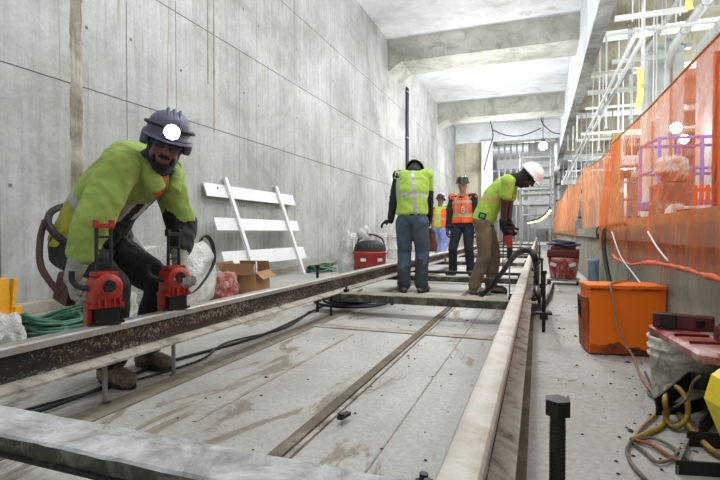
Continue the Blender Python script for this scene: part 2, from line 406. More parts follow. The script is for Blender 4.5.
# ------------------------------------------------------------------ ties with jack rods
def jack(name, x, y, top, bot, parent, r=.0135, label=None):
    def f(bm):
        cyl(bm, (x, y, bot), (x, y, top-.03), r, 12)
        z = bot
        while z < top-.05:
            tube(bm, [V((x, y, z)), V((x, y, z+.003)), V((x, y, z+.006))], [r, r+.0007, r], 12, cap=False); z += .007
        cyl(bm, (x, y, top-.028), (x, y, top), .0235, 6)
    o = one(name, f, 'blacksteel', parent)
    if label: o['label'] = label
    return o
def tie(y, w, zt, th, x0, x1, mats, label, rods=(), nm='cross_tie'):
    t = empty(nm, (0, 0, 0), 0, label, 'tie', 'cross ties under the rails')
    def f(bm):
        random.seed(int(y*10)); n = 46; prev = None
        bmj = []
        for i in range(n+1):
            x = x0+(x1-x0)*i/n
            j = lambda a: random.uniform(-a, a)
            r = [bm.verts.new(p) for p in ((x, y-w/2+j(.003), zt-th), (x, y-w/2+j(.003), zt-.006+j(.002)), (x, y-w/2+.008, zt+j(.0015)), (x, y+w/2-.008, zt+j(.0015)), (x, y+w/2+j(.003), zt-.006), (x, y+w/2, zt-th))]
            if prev:
                for k in range(6):
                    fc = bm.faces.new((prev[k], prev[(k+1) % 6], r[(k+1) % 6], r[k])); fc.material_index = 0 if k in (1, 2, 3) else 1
            else: bm.faces.new(r)
            prev = r
        bm.faces.new(prev[::-1]); bmesh.ops.recalc_face_normals(bm, faces=bm.faces)
    one('tie_beam', f, mats, t)
    for (x, yy, top, bot) in rods:
        jack('jack_rod', x, yy, top, bot, t)
        one('rod_bracket', lambda bm: (bb(bm, (x-.06, yy-.035, zt-.06), (x+.06, yy+.035, zt-.045)), bb(bm, (x-.03, yy-.03, zt-.1), (x+.03, yy+.03, zt-.05)),
            bb(bm, (min(x, x1), yy-.02, zt-.058), (max(x, x1)-.0, yy+.02, zt-.047))), 'blacksteel', t)
    # clips either side of each rail
    for xc in (XL, XR):
        for s in (-1, 1):
            xx = xc+s*.092
            if x0 < xx < x1:
                one('rail_clip', lambda bm: (bb(bm, (xx-.02, y-.03, zt), (xx+.02, y+.03, zt+.03), bev=.005), cyl(bm, (xx, y, zt+.02), (xx, y, zt+.05), .011, 6)), 'blacksteel', t)
    return t
tie(1.005, .165, RB, .062, -2.25, .04, ['tie', 'tieside'], 'nearest cross tie with a pale cement-caked top, in the bottom left foreground',
    rods=[(.035, .93, .48, 0), (-2.0, .93, .44, 0)])
tie(4.3, .2, RB, .075, -2.1, .0, ['tiegrime', 'tieside'], 'second cross tie, just in front of the boots of the worker in jeans',
    rods=[(.045, 4.0, .48, 0), (-2.02, 4.25, .46, 0)])
tie(6.35, .17, RB, .07, -2.1, .0, ['tiegrime', 'tieside'], 'third cross tie, behind the boots of the worker bending over the drill', rods=[(.045, 6.2, .46, 0)])
tie(9.6, .17, RB, .07, -2.1, .0, ['tiegrime', 'tieside'], 'fourth cross tie, behind the worker in the orange vest')
for k, (yy, lb) in enumerate(((12.6, 'fifth cross tie along the far track'), (16, 'sixth cross tie along the far track'), (20, 'seventh cross tie along the far track'), (25, 'eighth and farthest cross tie in view'))):
    tie(yy, .17, RB, .07, -2.1, .0, ['tiegrime', 'tieside'], lb, rods=[(.045, yy-.2, .46, 0)] if k < 2 else ())
def gbar(y, z, lb):
    t = empty('gauge_bar', (0, 0, 0), 0, lb, 'gauge bar', 'gauge bars clamped between the rails')
    one('bar', lambda bm: (cyl(bm, (XL-.1, y, z), (XR+.1, y, z), .022, 10)), 'blacksteel', t)
    for x in (XL-.055, XR+.055, XL+.062, XR-.062):
        one('clamp', lambda bm: (bb(bm, (x-.014, y-.03, z-.03), (x+.014, y+.03, z+.1), bev=.004)), 'blacksteel', t)
gbar(7.35, .165, 'dark gauge bar crossing the track in front of the shins of the orange-vested worker')
gbar(13.8, .165, 'dark gauge bar across the far track between the fifth and sixth ties')
for x, y, lb in ((-1.84, 1.63, 'thin grey strut under the left rail, left of the lamp-wearing worker\'s front boot toe'),
                 (-1.86, 2.09, 'thin grey strut under the left rail, just right of the rear boot'),
                 (-1.80, 4.08, 'dark support strut under the left rail, just before the second tie')):
    def f(bm):
        cyl(bm, (x, y, 0), (x, y, RB), .011, 10); cyl(bm, (x, y, RB-.012), (x, y, RB), .022, 6); cyl(bm, (x, y, 0), (x, y, .006), .025, 12)
    one('support_strut', f, 'steel' if y < 3 else 'blacksteel', label=lb, cat='strut', group='struts under the left rail')
# cables running below and beside the left rail
def cable(name, pts, r, mat, label, cat='cable', sub=6, n=8, **k):
    def f(bm): tube(bm, smoothpts(pts, sub), r, n)
    o = one(name, f, mat, None, True, label=label, cat=cat, **k); return o
cable('power_cable', [(-2.35, .2, .012), (-2.1, .9, .012), (-1.98, 1.5, .02), (-2.05, 2.2, .012), (-1.93, 3.0, .012), (-1.98, 3.7, .012), (-2.1, 4.6, .012), (-2.2, 6, .012)], .010, 'black',
      'black cable lying on the slab under the left rail')
cable('power_cable', [(-2.5, .2, .01), (-2.2, .9, .01), (-2.06, 1.5, .01), (-1.9, 2.3, .01), (-2.03, 2.8, .01), (-1.9, 3.4, .01), (-2.08, 4.2, .01)], .007, 'black',
      'thinner dark cable beside the black cable under the left rail')
# black hose coil under the left rail by the man in jeans
def coil(bm, c, r0, r1, turns, rt, zr, seed, n=8, sq=1.0):
    random.seed(seed); pts = []
    N = int(turns*18)
    ph = random.random()*6
    for i in range(N):
        a = 2*pi*i/18; f = .5+.5*sin(a*.37+ph)
        r = r0+(r1-r0)*f
        pts.append(V((c[0]+r*cos(a)*1.0+.03*sin(a*.21), c[1]+r*sin(a)*sq+.03*cos(a*.17), c[2]+rt+zr*(i/N)+.3*zr*sin(a*.6))))
    tube(bm, smoothpts(pts, 2), rt, n)
one('hose_coil', lambda bm: coil(bm, (-1.87, 4.85, .0), .22, .42, 5, .014, .07, 4), 'black', None, True, label='coil of black hose lying under the left rail beside the worker in jeans', cat='hose')
# ------------------------------------------------------------------ organic bodies: overlapping solids fused into one skin
def capsule(bm, a, ra, b, rb, n=14):
    a, b = V(a), V(b); L = (b-a).length
    if L < 1e-6: ball(bm, a, ra, n, 8); return
    d = (b-a)/L; pts = []; rs = []
    for k in range(1, 5):
        t = k/4*pi/2; pts.append(a-d*ra*cos(t)); rs.append(max(.0015, ra*sin(t)))
    for k in range(4, 0, -1):
        t = k/4*pi/2; pts.append(b+d*rb*cos(t)); rs.append(max(.0015, rb*sin(t)))
    tube(bm, pts, rs, n)
def loft(bm, secs, side, n=20):
    """secs: (centre, half-width along side, half-depth)"""
    side = V(side).normalized(); rings = []
    for i, (c, a, b) in enumerate(secs):
        c = V(c); p = V(secs[max(0, i-1)][0]); q = V(secs[min(len(secs)-1, i+1)][0])
        d = (q-p).normalized(); u = (side-d*side.dot(d)).normalized(); w = d.cross(u)
        rings.append([bm.verts.new(c+u*a*cos(2*pi*k/n)+w*b*sin(2*pi*k/n)) for k in range(n)])
    for A, B in zip(rings, rings[1:]):
        for k in range(n): bm.faces.new((A[k], A[(k+1) % n], B[(k+1) % n], B[k]))
    bm.faces.new(rings[0][::-1]); bm.faces.new(rings[-1])
def fuse(name, fn, mats, parent, vox=.008, sm=4, rough=0, rs=9, face=None, cut=None):
    bm = bmesh.new(); fn(bm); bmesh.ops.recalc_face_normals(bm, faces=bm.faces)
    me = bpy.data.meshes.new('tmp'); bm.to_mesh(me); bm.free()
    o = bpy.data.objects.new('tmp', me); C.objects.link(o)
    m = o.modifiers.new('r', 'REMESH'); m.mode = 'VOXEL'; m.voxel_size = vox
    if sm: s = o.modifiers.new('s', 'SMOOTH'); s.factor = .5; s.iterations = sm
    dg = bpy.context.evaluated_depsgraph_get(); dg.update()
    res = bpy.data.meshes.new_from_object(o.evaluated_get(dg)); res.name = name
    bpy.data.objects.remove(o); bpy.data.meshes.remove(me)
    if not isinstance(mats, (list, tuple)): mats = [mats]
    res.materials.clear()
    for q in mats: res.materials.append(M[q] if isinstance(q, str) else q)
    if cut:
        b2 = bmesh.new(); b2.from_mesh(res)
        for co, no in cut:
            r = bmesh.ops.bisect_plane(b2, geom=b2.verts[:]+b2.edges[:]+b2.faces[:], plane_co=co, plane_no=no, clear_outer=True)
            es = [e for e in b2.edges if e.is_boundary]
            if es: bmesh.ops.holes_fill(b2, edges=es)
        b2.to_mesh(res); b2.free()
    if rough:
        res.update()
        vs = res.vertices; nn = [v.normal.copy() for v in vs]
        for v, q in zip(vs, nn):
            p = v.co*rs
            h = noise.noise(p)*.9 + noise.noise(p*2.3+V((5, 5, 5)))*.45
            h = 1-abs(h)*2.2
            v.co += q*rough*h
    for p in res.polygons: p.use_smooth = True
    if face:
        for p in res.polygons: p.material_index = face(p.center)
    res.update()
    ob = bpy.data.objects.new(name, res); C.objects.link(ob); ob.parent = parent
    return ob
def ik(a, b, l1, l2, pole):
    """middle joint between a and b"""
    a, b = V(a), V(b); d = b-a; L = min(d.length, (l1+l2)*.999); d.normalize()
    x = (l1*l1-l2*l2+L*L)/(2*L); h = sqrt(max(0, l1*l1-x*x))
    p = V(pole); p = (p-d*p.dot(d))
    if p.length < 1e-6: p = V((0, 0, 1))
    return a+d*x+p.normalized()*h, a+d*L
def hand(bm, w, d, nrm, side, curl=.5, sc=1.0, fat=1.0):
    """w wrist, d direction of the fingers, nrm palm normal (towards what is held), side: direction of the thumb"""
    d = V(d).normalized(); nrm = V(nrm); nrm = (nrm-d*nrm.dot(d)).normalized(); s = V(side); s = (s-d*s.dot(d)-nrm*s.dot(nrm)).normalized()
    w = V(w)
    for k in (-.03, -.01, .01, .03):
        capsule(bm, w+d*.012*sc+s*k*.6*sc, .015*fat*sc, w+d*.085*sc+s*k*sc, .0125*fat*sc, 10)
    lens = [(.03, .040, .024, .020), (.0105, .045, .028, .021), (-.0105, .041, .026, .020), (-.031, .031, .019, .017)]
    for off, a, b, c in lens:
        p = w+d*.086*sc+s*off*sc; ang = curl*.75
        for L, r in ((a, .0098), (b, .009), (c, .008)):
            dd = d*cos(ang)+nrm*sin(ang)
            q = p+dd*L*sc; capsule(bm, p, r*fat*sc, q, r*fat*sc*.93, 10); p = q; ang += curl*1.05
    p = w+d*.022*sc+s*.03*sc
    t1 = (d*.62+s*.72+nrm*.30).normalized(); t2 = (d*.8+s*.25+nrm*(.3+curl*.5)).normalized()
    q = p+t1*.045*sc; capsule(bm, p, .0145*fat*sc, q, .012*fat*sc, 10)
    r = q+t2*.033*sc; capsule(bm, q, .0115*fat*sc, r, .0105*fat*sc, 10)
    capsule(bm, r, .0105*fat*sc, r+(t2+nrm*.3).normalized()*.024*sc, .0085*fat*sc, 10)
def skinmat(name, c):
    s = NT(name); n = s.noise(30, 5, .6)
    s.set(s.ramp(n, [(.3, tuple(x*.85 for x in c[:3])+(1,)), (.7, c)]), .5)
    s.b.inputs['Subsurface Weight'].default_value = .08; s.b.inputs['Subsurface Radius'].default_value = (.01, .004, .002)
    return s.m
def cloth(name, c, var=.22, scale=7, dirt=None, dirtamt=.5, rough=.85):
    return plain(name, c, rough, 0, var, scale, dirt, dirtamt, bump=.12)
M['skin_dark'] = skinmat('brown_skin', srgb(112, 76, 60)); M['skin_deep'] = skinmat('dark_brown_skin', srgb(70, 48, 40)); M['skin_light'] = skinmat('tan_skin', srgb(176, 132, 110))
M['lime'] = cloth('hi_vis_lime', srgb(164, 196, 78), .14); M['limedirt'] = cloth('hi_vis_lime_worn', srgb(148, 172, 84), .18, 5, srgb(112, 116, 64), .4)
M['yellowworn'] = cloth('hi_vis_yellow_worn', srgb(158, 160, 58), .25, 6, srgb(110, 104, 54), .5)
M['reflect'] = plain('silver_tape', srgb(160, 160, 156), .4, .2, .12, 10)
M['blackcloth'] = cloth('black_cloth', srgb(30, 30, 33), .3, 8, srgb(70, 66, 60), .15)
M['navy'] = cloth('navy_cloth', srgb(26, 30, 44), .25)
M['jeans'] = cloth('muddy_denim', srgb(70, 88, 104), .36, 5, srgb(84, 88, 84), .4); M['jeansdark'] = cloth('soaked_denim', srgb(44, 54, 60), .3, 6, srgb(92, 84, 72), .4)
M['khaki'] = cloth('brown_work_trousers', srgb(106, 92, 74), .25, 5, srgb(140, 128, 108), .35)
M['orangevest'] = cloth('hi_vis_orange', srgb(240, 96, 34), .12); M['sandstripe'] = cloth('tan_band', srgb(196, 164, 112), .12)
M['boot'] = plain('muddy_boot', srgb(74, 62, 50), .8, 0, .3, 12, srgb(128, 114, 94), .55, .5); M['bootblack'] = plain('black_boot', srgb(30, 29, 29), .6, 0, .3, 12, srgb(100, 92, 80), .3)
M['bootgrey'] = plain('cement_covered_boot', srgb(128, 122, 112), .8, 0, .25, 12, srgb(90, 82, 72), .4)
M['sole'] = plain('boot_sole', srgb(40, 34, 30), .8)
M['glove'] = cloth('grey_work_glove', srgb(150, 152, 142), .2, 14, srgb(84, 82, 76), .45); M['gloveblack'] = cloth('black_glove', srgb(26, 27, 30), .3); M['glovenavy'] = cloth('navy_glove', srgb(54, 58, 110), .3)
M['helmet_black'] = plain('black_helmet', srgb(34, 34, 38), .35, 0, .2, 10, srgb(80, 80, 80), .15, .03)
M['helmet_grey'] = plain('dusty_grey_helmet', srgb(84, 84, 110), .5, 0, .3, 12, srgb(140, 140, 150), .35, .05)
M['helmet_white'] = plain('white_helmet', srgb(232, 232, 228), .35, 0, .06, 8, None, 0, .02)
M['hairdark'] = plain('dark_hair', srgb(24, 20, 18), .9, 0, .3, 60)
M['eye'] = plain('eye_white', srgb(220, 215, 205), .3, var=.02, bump=0); M['pupil'] = plain('pupil', srgb(20, 14, 10), .3, bump=0)
M['hoodnavy'] = cloth('navy_hood', srgb(44, 40, 72), .25)
M['lampglow'] = emis('headlamp_light', (.86, .88, 1, 1), 30)
M['lens'] = plain('smoked_lens', srgb(40, 40, 46), .12, 0, .05, bump=0)
def basis(dirf, up=(0, 0, 1)):
    f = V(dirf).normalized(); u = V(up); u = (u-f*u.dot(f)).normalized(); l = u.cross(f)
    m = Matrix((f, l, u)).transposed(); return m            # columns forward, left, up
def make_head(bm, c, R, s=1.0, neck=None, nose=1.0):
    def el(p, r): ball(bm, c+R@V(p)*s, V(r)*s, 18, 12, rot=R)
    el((-.012, 0, .022), (.098, .076, .092)); el((.022, 0, -.012), (.072, .064, .085)); el((.040, 0, -.062), (.046, .048, .046)); el((.066, 0, -.090), (.022, .024, .018))
    el((.066, 0, .040), (.030, .052, .022))
    for q in (-1, 1):
        el((.062, q*.038, -.012), (.026, .022, .022)); el((-.002, q*.077, -.008), (.016, .010, .030)); el((.083, q*.030, .032), (.012, .024, .008))
        el((.10, q*.012, -.032), (.012, .009, .009))
        el((.020, q*.052, -.055), (.045, .014, .028))
    capsule(bm, c+R@V((.094, 0, .020))*s, .009*s, c+R@V((.116, 0, -.028))*s, .0125*nose*s, 10)
    el((.094, 0, -.060), (.010, .024, .0065)); el((.091, 0, -.072), (.011, .021, .008))
    if neck is not None: capsule(bm, c+R@V((-.028, 0, -.055))*s, .054*s, neck, .062*s)
def helmet(c, R, mat, parent, brim=True, name='hard_hat', full=False, s=1.0):
    def f(bm):
        prof = [(.132, -.004), (.134, .006), (.122, .014), (.119, .045), (.110, .078), (.088, .106), (.055, .123), (.02, .130), (.001, .131)]
        pin = [(r*.955, z-.006) for r, z in prof]
        S3 = Matrix.Diagonal((1.12, .93, 1))
        lathe(bm, [(r*s, z*s) for r, z in pin[:1]+prof], c, 28, R @ S3)
        lathe(bm, [(r*s, z*s) for r, z in pin[::-1]], c, 28, R @ S3)
        for y in (-.03, 0, .03):
            pts = [c+R@V((x*s, y*s, z*s)) for x, z in ((.12, .05), (.105, .085), (.06, .122), (0, .138), (-.06, .122), (-.105, .085), (-.12, .05))]
            tube(bm, pts, .008*s, 6)
        if brim or full:
            rings = []
            for k in range(-8, 9) if not full else range(-24, 25):
                a = k/8*1.15 if not full else k/24*pi
                e = cos(a*.9)*.045+.008 if not full else .014+.016*max(0, cos(a))
                r0 = .126; p0 = V((r0*1.12*cos(a), r0*.93*sin(a), .004)); p1 = V(((r0+e)*1.12*cos(a), (r0+e*.5)*.95*sin(a), -.010))
                rings.append((p0, p1))
            for z in (0, -.005):
                prev = None
                for p0, p1 in rings:
                    v = [bm.verts.new(c+R@((p+V((0, 0, z)))*s)) for p in (p0, p1)]
                    if prev: bm.faces.new((prev[0], prev[1], v[1], v[0]))
                    prev = v
        bmesh.ops.recalc_face_normals(bm, faces=bm.faces)
    o = one(name, f, mat, parent, True); return o
def foot(p, yaw, h, name, mat, parent, lean=0, vox=.006, shaft=.16, s=1.0):
    """boot with the ankle above p (ground point under the heel side)"""
    f = V((cos(yaw), sin(yaw), 0)); p = V(p)
    def g(bm):
        capsule(bm, p+V((0, 0, .06)), .056*s, p+V((0, 0, shaft)), .062*s)
        capsule(bm, p-f*.045+V((0, 0, .045)), .040*s, p+f*.06+V((0, 0, .05)), .048*s)
        capsule(bm, p+f*.05+V((0, 0, .055)), .046*s, p+f*.15+V((0, 0, .043)), .043*s)
        l = V((-f.y, f.x, 0))
        capsule(bm, p+f*.12+l*.02+V((0, 0, .038)), .038*s, p+f*.165-l*.012+V((0, 0, .038)), .036*s)
    o = fuse(name, g, mat, parent, vox, 3, rough=.003, rs=26, cut=[(V((0, 0, .004+p.z)), V((0, 0, -1)))])
    def sl(bm):
        l = V((-f.y, f.x, 0)); n = 22; A = []; B = []
        for k in range(n):
            a = 2*pi*k/n; x = .145*cos(a)*s; y = (.046+.010*cos(a))*sin(a)*s
            x = .055+x*(1.0); q = p+f*x+l*y
            A.append(bm.verts.new(q+V((0, 0, .002)))); B.append(bm.verts.new(q+V((0, 0, .026))))
        for k in range(n): bm.faces.new((A[k], A[(k+1) % n], B[(k+1) % n], B[k]))
        bm.faces.new(A[::-1]); bm.faces.new(B)
    one('sole', sl, 'sole', o)
    def lc(bm):
        l = V((-f.y, f.x, 0))
        for k in range(5):
            q = p+f*(.045+.018*k)+V((0, 0, .128-.014*k)); 
            tube(bm, smoothpts([q-l*.03, q+V((0, 0, .006)), q+l*.03], 3), .0035, 5)
    one('laces', lc, 'cordgrey', o)
    return o
def person(spec):
    """one standing or bending worker, local frame: x forward, y left, z up, feet on z=0"""
    g = spec.get; root = empty('person', spec['loc'], spec['yaw'], spec['label'], 'person', g('group'))
    k = g('scale', 1.0); root.scale = (k, k, k); lean = g('lean', 0); sl = g('slean', 0)
    P = V(g('pelvis', (0, 0, .93))); sp = V((sin(lean), sl, cos(lean))).normalized()
    curve = V((cos(lean), 0, -sin(lean)))*g('hunch', .03)
    L = g('spine', .50)
    A = lambda t: P+sp*L*t - curve*4*t*(1-t)*1.0       # hunched back: middle pushed backwards
    Nk = A(1)
    side = V((0, 1, 0)); tw = g('twist', 0); side2 = V((-sin(tw), cos(tw), 0))
    hw = g('hw', 1.0); fw = g('fwk', 1.0)
    hd = basis(g('face', (1, 0, 0)), g('headup', (0, 0, 1)))
    neckdir = V(g('neck', (sin(lean)*.6, 0, 1))).normalized()
    Hc = Nk+neckdir*g('necklen', .185)+hd@V((.025, 0, .0))
    sh = {}; el = {}; wr = {}
    ft = {}; kn = {}; hp = {}
    for q, s in (('L', 1), ('R', -1)):
        drop = g('drop'+q, .035)
        sh[q] = Nk-sp*drop+side2*s*.185*hw
        tgt = V(g('hand'+q)); e, wv = ik(sh[q], tgt, .30, .265, g('elbow'+q, (-.6, s*.5, -.3)))
        el[q] = e; wr[q] = wv
        hp[q] = P+V((0, s*.092*hw, -.04)); ft[q] = V(g('foot'+q)); an = ft[q]+V((0, 0, .10))
        kk, a2 = ik(hp[q], an, .425, .41, g('knee'+q, (1, s*.12, 0))); kn[q] = kk
    hs = {}
    for q, s in (('L', 1), ('R', -1)):
        dflt = (wr[q]-el[q]).normalized()
        hs[q] = (g('fingers'+q, dflt), g('palm'+q, (0, -s, 0)), g('thumb'+q, (1, 0, 0)), g('curl'+q, .55))
    def body(bm):
        loft(bm, [(A(-.1), .10, .07), (A(0), .150*hw, .105), (A(.25), .140*hw, .10), (A(.55), .155*hw, .11), (A(.8), .165*hw, .10), (A(.95), .12*hw, .08), (A(1.04), .06, .055)], side2)
        make_head(bm, Hc, hd, 1.0, Nk-sp*.03)
        for q in 'LR':
            capsule(bm, A(.86), .07, sh[q], .062); capsule(bm, sh[q], .056, el[q], .042); capsule(bm, el[q], .042, wr[q], .028)
            hand(bm, wr[q], *hs[q])
            capsule(bm, P+(hp[q]-P)*.6, .10, hp[q], .085); capsule(bm, hp[q], .086, kn[q], .058); capsule(bm, kn[q], .056, ft[q]+V((0, 0, .10)), .038)
            f = V((1, 0, 0)); fy = g('toe'+q, 0); f = V((cos(fy), sin(fy), 0))
            capsule(bm, ft[q]+V((0, 0, .06)), .035, ft[q]+f*.12+V((0, 0, .045)), .026)
    b = fuse('body', body, g('skin', 'skin_dark'), root, g('vox', .0075), 3)
    # eyes
    if g('eyes', True):
        for s in (-1, 1):
            e = one('eye', lambda bm: (ball(bm, Hc+hd@V((.083, s*.031, .008)), .0125, 12, 8), ball(bm, Hc+hd@V((.0925, s*.031, .008)), .0058, 8, 6, mi=1)), ['eye', 'pupil'], root, True)
    # trousers
    tm = g('trousers', 'jeans'); tml = tm if isinstance(tm, list) else [tm]
    hem = g('hem', .09)
    def tr(bm):
        wz = g('waist', .22)
        loft(bm, [(P-sp*.10, .12, .09), (P-sp*.04, .165*hw, .125), (A(0), .172*hw, .128), (A(wz*.6), .162*hw, .12), (A(wz), .155*hw, .112)], side)
        for q in 'LR':
            lo = ft[q]+V((0, 0, hem+.05))
            capsule(bm, P+(hp[q]-P)*.7-V((0, 0, .02)), .105, hp[q]-V((0, 0, .05)), .10*fw)
            capsule(bm, hp[q]-V((.0, 0, .03)), .103*fw, kn[q], .077*fw); capsule(bm, kn[q], .077*fw, lo, .071*fw)
            capsule(bm, lo, .071*fw, lo-V((0, 0, .03)), .076*fw)
    kz = g('dirtz', .0)
    fc = (lambda c: 1 if c.z < kz+.22*noise.noise(V((c.x*7, c.y*7, c.z*4)))+.10*noise.noise(c*17) else 0) if len(tml) > 1 else None
    fuse('trousers', tr, tml, root, g('cvox', .009), 3, rough=g('tcrease', .006), rs=8, face=fc)
    for q in 'LR':
        foot(ft[q], g('toe'+q, 0), .1, 'boot', g('boot', 'bootblack'), root)
    # upper garment
    grow = g('grow', 1.0)
    def top(bm, sleeves, gr, t0=.02, t1=.98, sr=.083):
        loft(bm, [(A(t0-.03), .150*hw*gr, .110*gr), (A(t0), .182*hw*gr, .142*gr), (A(.3), .176*hw*gr, .136*gr), (A(.55), .186*hw*gr, .142*gr), (A(.8), .192*hw*gr, .128*gr), (A(.93), .150*hw*gr, .105*gr), (A(t1), .085*gr, .075*gr), (A(t1+.05), .06, .055)], side2)
        for q in 'LR':
            capsule(bm, A(.84), .09*gr, sh[q]-side2*(1 if q == 'L' else -1)*(.01+(.083-sr)*2), sr*gr)
        if sleeves:
            for q in 'LR':
                r0, r1, r2 = g('sleeve', (.078, .062, .048))
                if sleeves >= 1:
                    capsule(bm, sh[q], r0*gr, el[q], r1*gr); 
                    w2 = wr[q]-(wr[q]-el[q]).normalized()*g('cuff', .03)
                    capsule(bm, el[q], r1*gr, w2, r2*gr)
                else:
                    capsule(bm, sh[q], r0*gr, sh[q]+(el[q]-sh[q])*sleeves, r0*gr*.92)
    def loc(c):                                     # t along the spine, y across, x in front
        d = c-P; t = d.dot(sp)/L; mid = A(t) if 0 < t < 1 else P+sp*L*t
        e = c-mid; fr_ = sp.cross(side2)*-1
        return t, e.dot(side2), e.dot(V((cos(lean), 0, -sin(lean))))
    sm = g('shirt', 'blackcloth'); sml = sm if isinstance(sm, list) else [sm]
    sf = g('shirtface')
    fuse(g('shirtname', 'shirt'), lambda bm: top(bm, g('sleeves', 1), grow, g('shirt0', .05)), sml, root, g('cvox', .009), 3, rough=g('screase', .006), rs=10,
         face=(lambda c: sf(*loc(c), c)) if sf else None)
    if g('vest'):
        vf = g('vestface')
        fuse('safety_vest', lambda bm: top(bm, g('vestsleeves', 0), grow*1.07, g('vest0', -.02), .97, .079), g('vest'), root, g('cvox', .009), 3, rough=g('vcrease', .007), rs=8,
             face=lambda c: vf(*loc(c), c))
    gl = g('gloves')
    if gl:
        for q in g('gloved', 'LR'):
            fuse('work_glove', lambda bm: (hand(bm, wr[q], *hs[q], sc=g('glovesc', 1.04), fat=1.28), capsule(bm, wr[q]-(wr[q]-el[q]).normalized()*g('glovelen', .07), .048, wr[q]+(wr[q]-el[q]).normalized()*.012, .036)), gl, root, .005, 2, rough=.0015, rs=40)
    if g('helmet'):
        hh = helmet(Hc+hd@V((-.006, 0, .048)), hd, g('helmet'), root, s=g('hs', 1.0))
    J = dict(root=root, P=P, A=A, N=Nk, Hc=Hc, hd=hd, sh=sh, el=el, wr=wr, ft=ft, kn=kn, sp=sp, side=side2, L=L)
    return J
def balaclava(J, mat, name='hood_liner', face=True, s=1.0):
    c, R = J['Hc'], J['hd']
    def f(bm):
        ball(bm, c+R@V((-.022, 0, .018)), V((.103, .090, .100))*s, 18, 12, rot=R)
        ball(bm, c+R@V((-.03, 0, -.04)), V((.088, .082, .09))*s, 18, 12, rot=R)
        capsule(bm, c+R@V((-.035, 0, -.07)), .078*s, J['N'], .085*s)
        if not face:
            ball(bm, c+R@V((.03, 0, -.03)), V((.09, .078, .10))*s, 18, 12, rot=R)
        else:
            capsule(bm, c+R@V((.01, 0, -.105)), .052*s, c+R@V((-.03, 0, -.11)), .07*s)
    return fuse(name, f, mat, J['root'], .008, 3, rough=.003, rs=14)
# ---- the worker in jeans, seen from behind
def vest_back(t, y, x, c):
    if x < 0 and abs(y+.035-.06*(t-.5)) < .024: return 1
    if x < 0 and abs(y-.165) < .02 and t > .4: return 1
    if abs(t-.43-.0*y) < .045: return 1
    return 0
J1 = person(dict(loc=(-1.52, 6.02, 0), yaw=radians(97), label='person in muddy blue jeans and lime vest between the rails, back turned, head bowed', scale=1.035,
    pelvis=(0, 0, .945), lean=.17, hunch=.03, spine=.56, face=(.35, -.05, -.95), headup=(.95, 0, .35), neck=(.93, 0, .35), necklen=.16, skin='skin_dark', eyes=False,
    handL=(.10, .31, .74), handR=(.36, -.19, .78), elbowL=(-.2, .5, -.5), elbowR=(-.5, -.8, -.1), fingersL=(.1, .8, -.25), palmL=(.3, 0, -1), thumbL=(1, 0, 0), curlL=.5,
    footL=(.0, .10, 0), footR=(.02, -.115, 0), toeL=.25, toeR=-.3, hw=1.0, fwk=1.12, trousers=['jeans', 'jeansdark'], dirtz=.36, boot='boot',
    shirt=['blackcloth', 'lime'], shirtface=lambda t, y, x, c: 1 if c.y < -.13 and c.z > 1.27 else 0, sleeves=1, vest=['lime', 'reflect'], vestface=vest_back, vest0=.06, gloves='gloveblack', helmet='helmet_black', vcrease=.009, sleeve=(.062, .054, .044)))
# ---- the worker in the orange vest, facing the camera
def vest_front(t, y, x, c):
    if abs(t-.30) < .05 or abs(t-.78) < .042: return 1 if abs(t-.30) < .034 or abs(t-.78) < .03 else 2
    if abs(abs(y)-.105) < .016 and t > .35: return 1
    if x > 0 and abs(y) < .006: return 3
    return 0
J2 = person(dict(loc=(-1.27, 8.75, 0), yaw=radians(-94), label='person facing the camera in an orange vest with silver bands and a black helmet',
    pelvis=(0, 0, .93), lean=.02, spine=.50, face=(1, .05, -.12), skin='skin_light', hw=1.04, fwk=1.02,
    handL=(.07, .27, .78), handR=(.05, -.27, .80), elbowL=(-.7, .6, 0), elbowR=(-.7, -.6, 0), footL=(.0, .14, 0), footR=(.03, -.17, 0), toeL=.3, toeR=-.35,
    trousers='navy', boot='bootblack', shirt='blackcloth', sleeves=1, shirt0=.0, vest=['orangevest', 'reflect', 'lime', 'blackcloth'], vestface=vest_front, vest0=.0, gloves='glovenavy', helmet='helmet_black', sleeve=(.064, .054, .044)))
o = one('name_patch', lambda bm: (bx(bm, (.165, .035, 1.18), (.006, .055, .10)), bx(bm, (.169, .035, 1.20), (.004, .035, .02), mi=1), bx(bm, (.169, .035, 1.16), (.004, .03, .03), mi=1)), ['white', 'darkgrey'], J2['root'])
# ---- the worker behind, half hidden
def vest_lime(t, y, x, c):
    if abs(t-.35) < .05: return 1
    if abs(y) < .085 or t > .9: return 2
    return 0
J3 = person(dict(loc=(-2.42, 12.5, 0), yaw=radians(80), label='person in pale blue trousers and orange-and-lime vest, half hidden beyond the left rail',
    pelvis=(0, 0, .93), lean=.10, spine=.50, face=(1, 0, -.2), skin='skin_dark', eyes=False, handL=(.2, .24, .82), handR=(.12, -.27, .85), footL=(.1, .1, 0), footR=(-.1, -.12, 0),
    trousers='paleblue', boot='bootblack', shirt='blackcloth', sleeves=1, vest=['orangevest', 'reflect', 'lime'], vestface=vest_lime, gloves='gloveblack', helmet='helmet_black', vox=.011, cvox=.012)) if M.setdefault('paleblue', cloth('pale_blue_trousers', srgb(140, 156, 214), .15)) else None
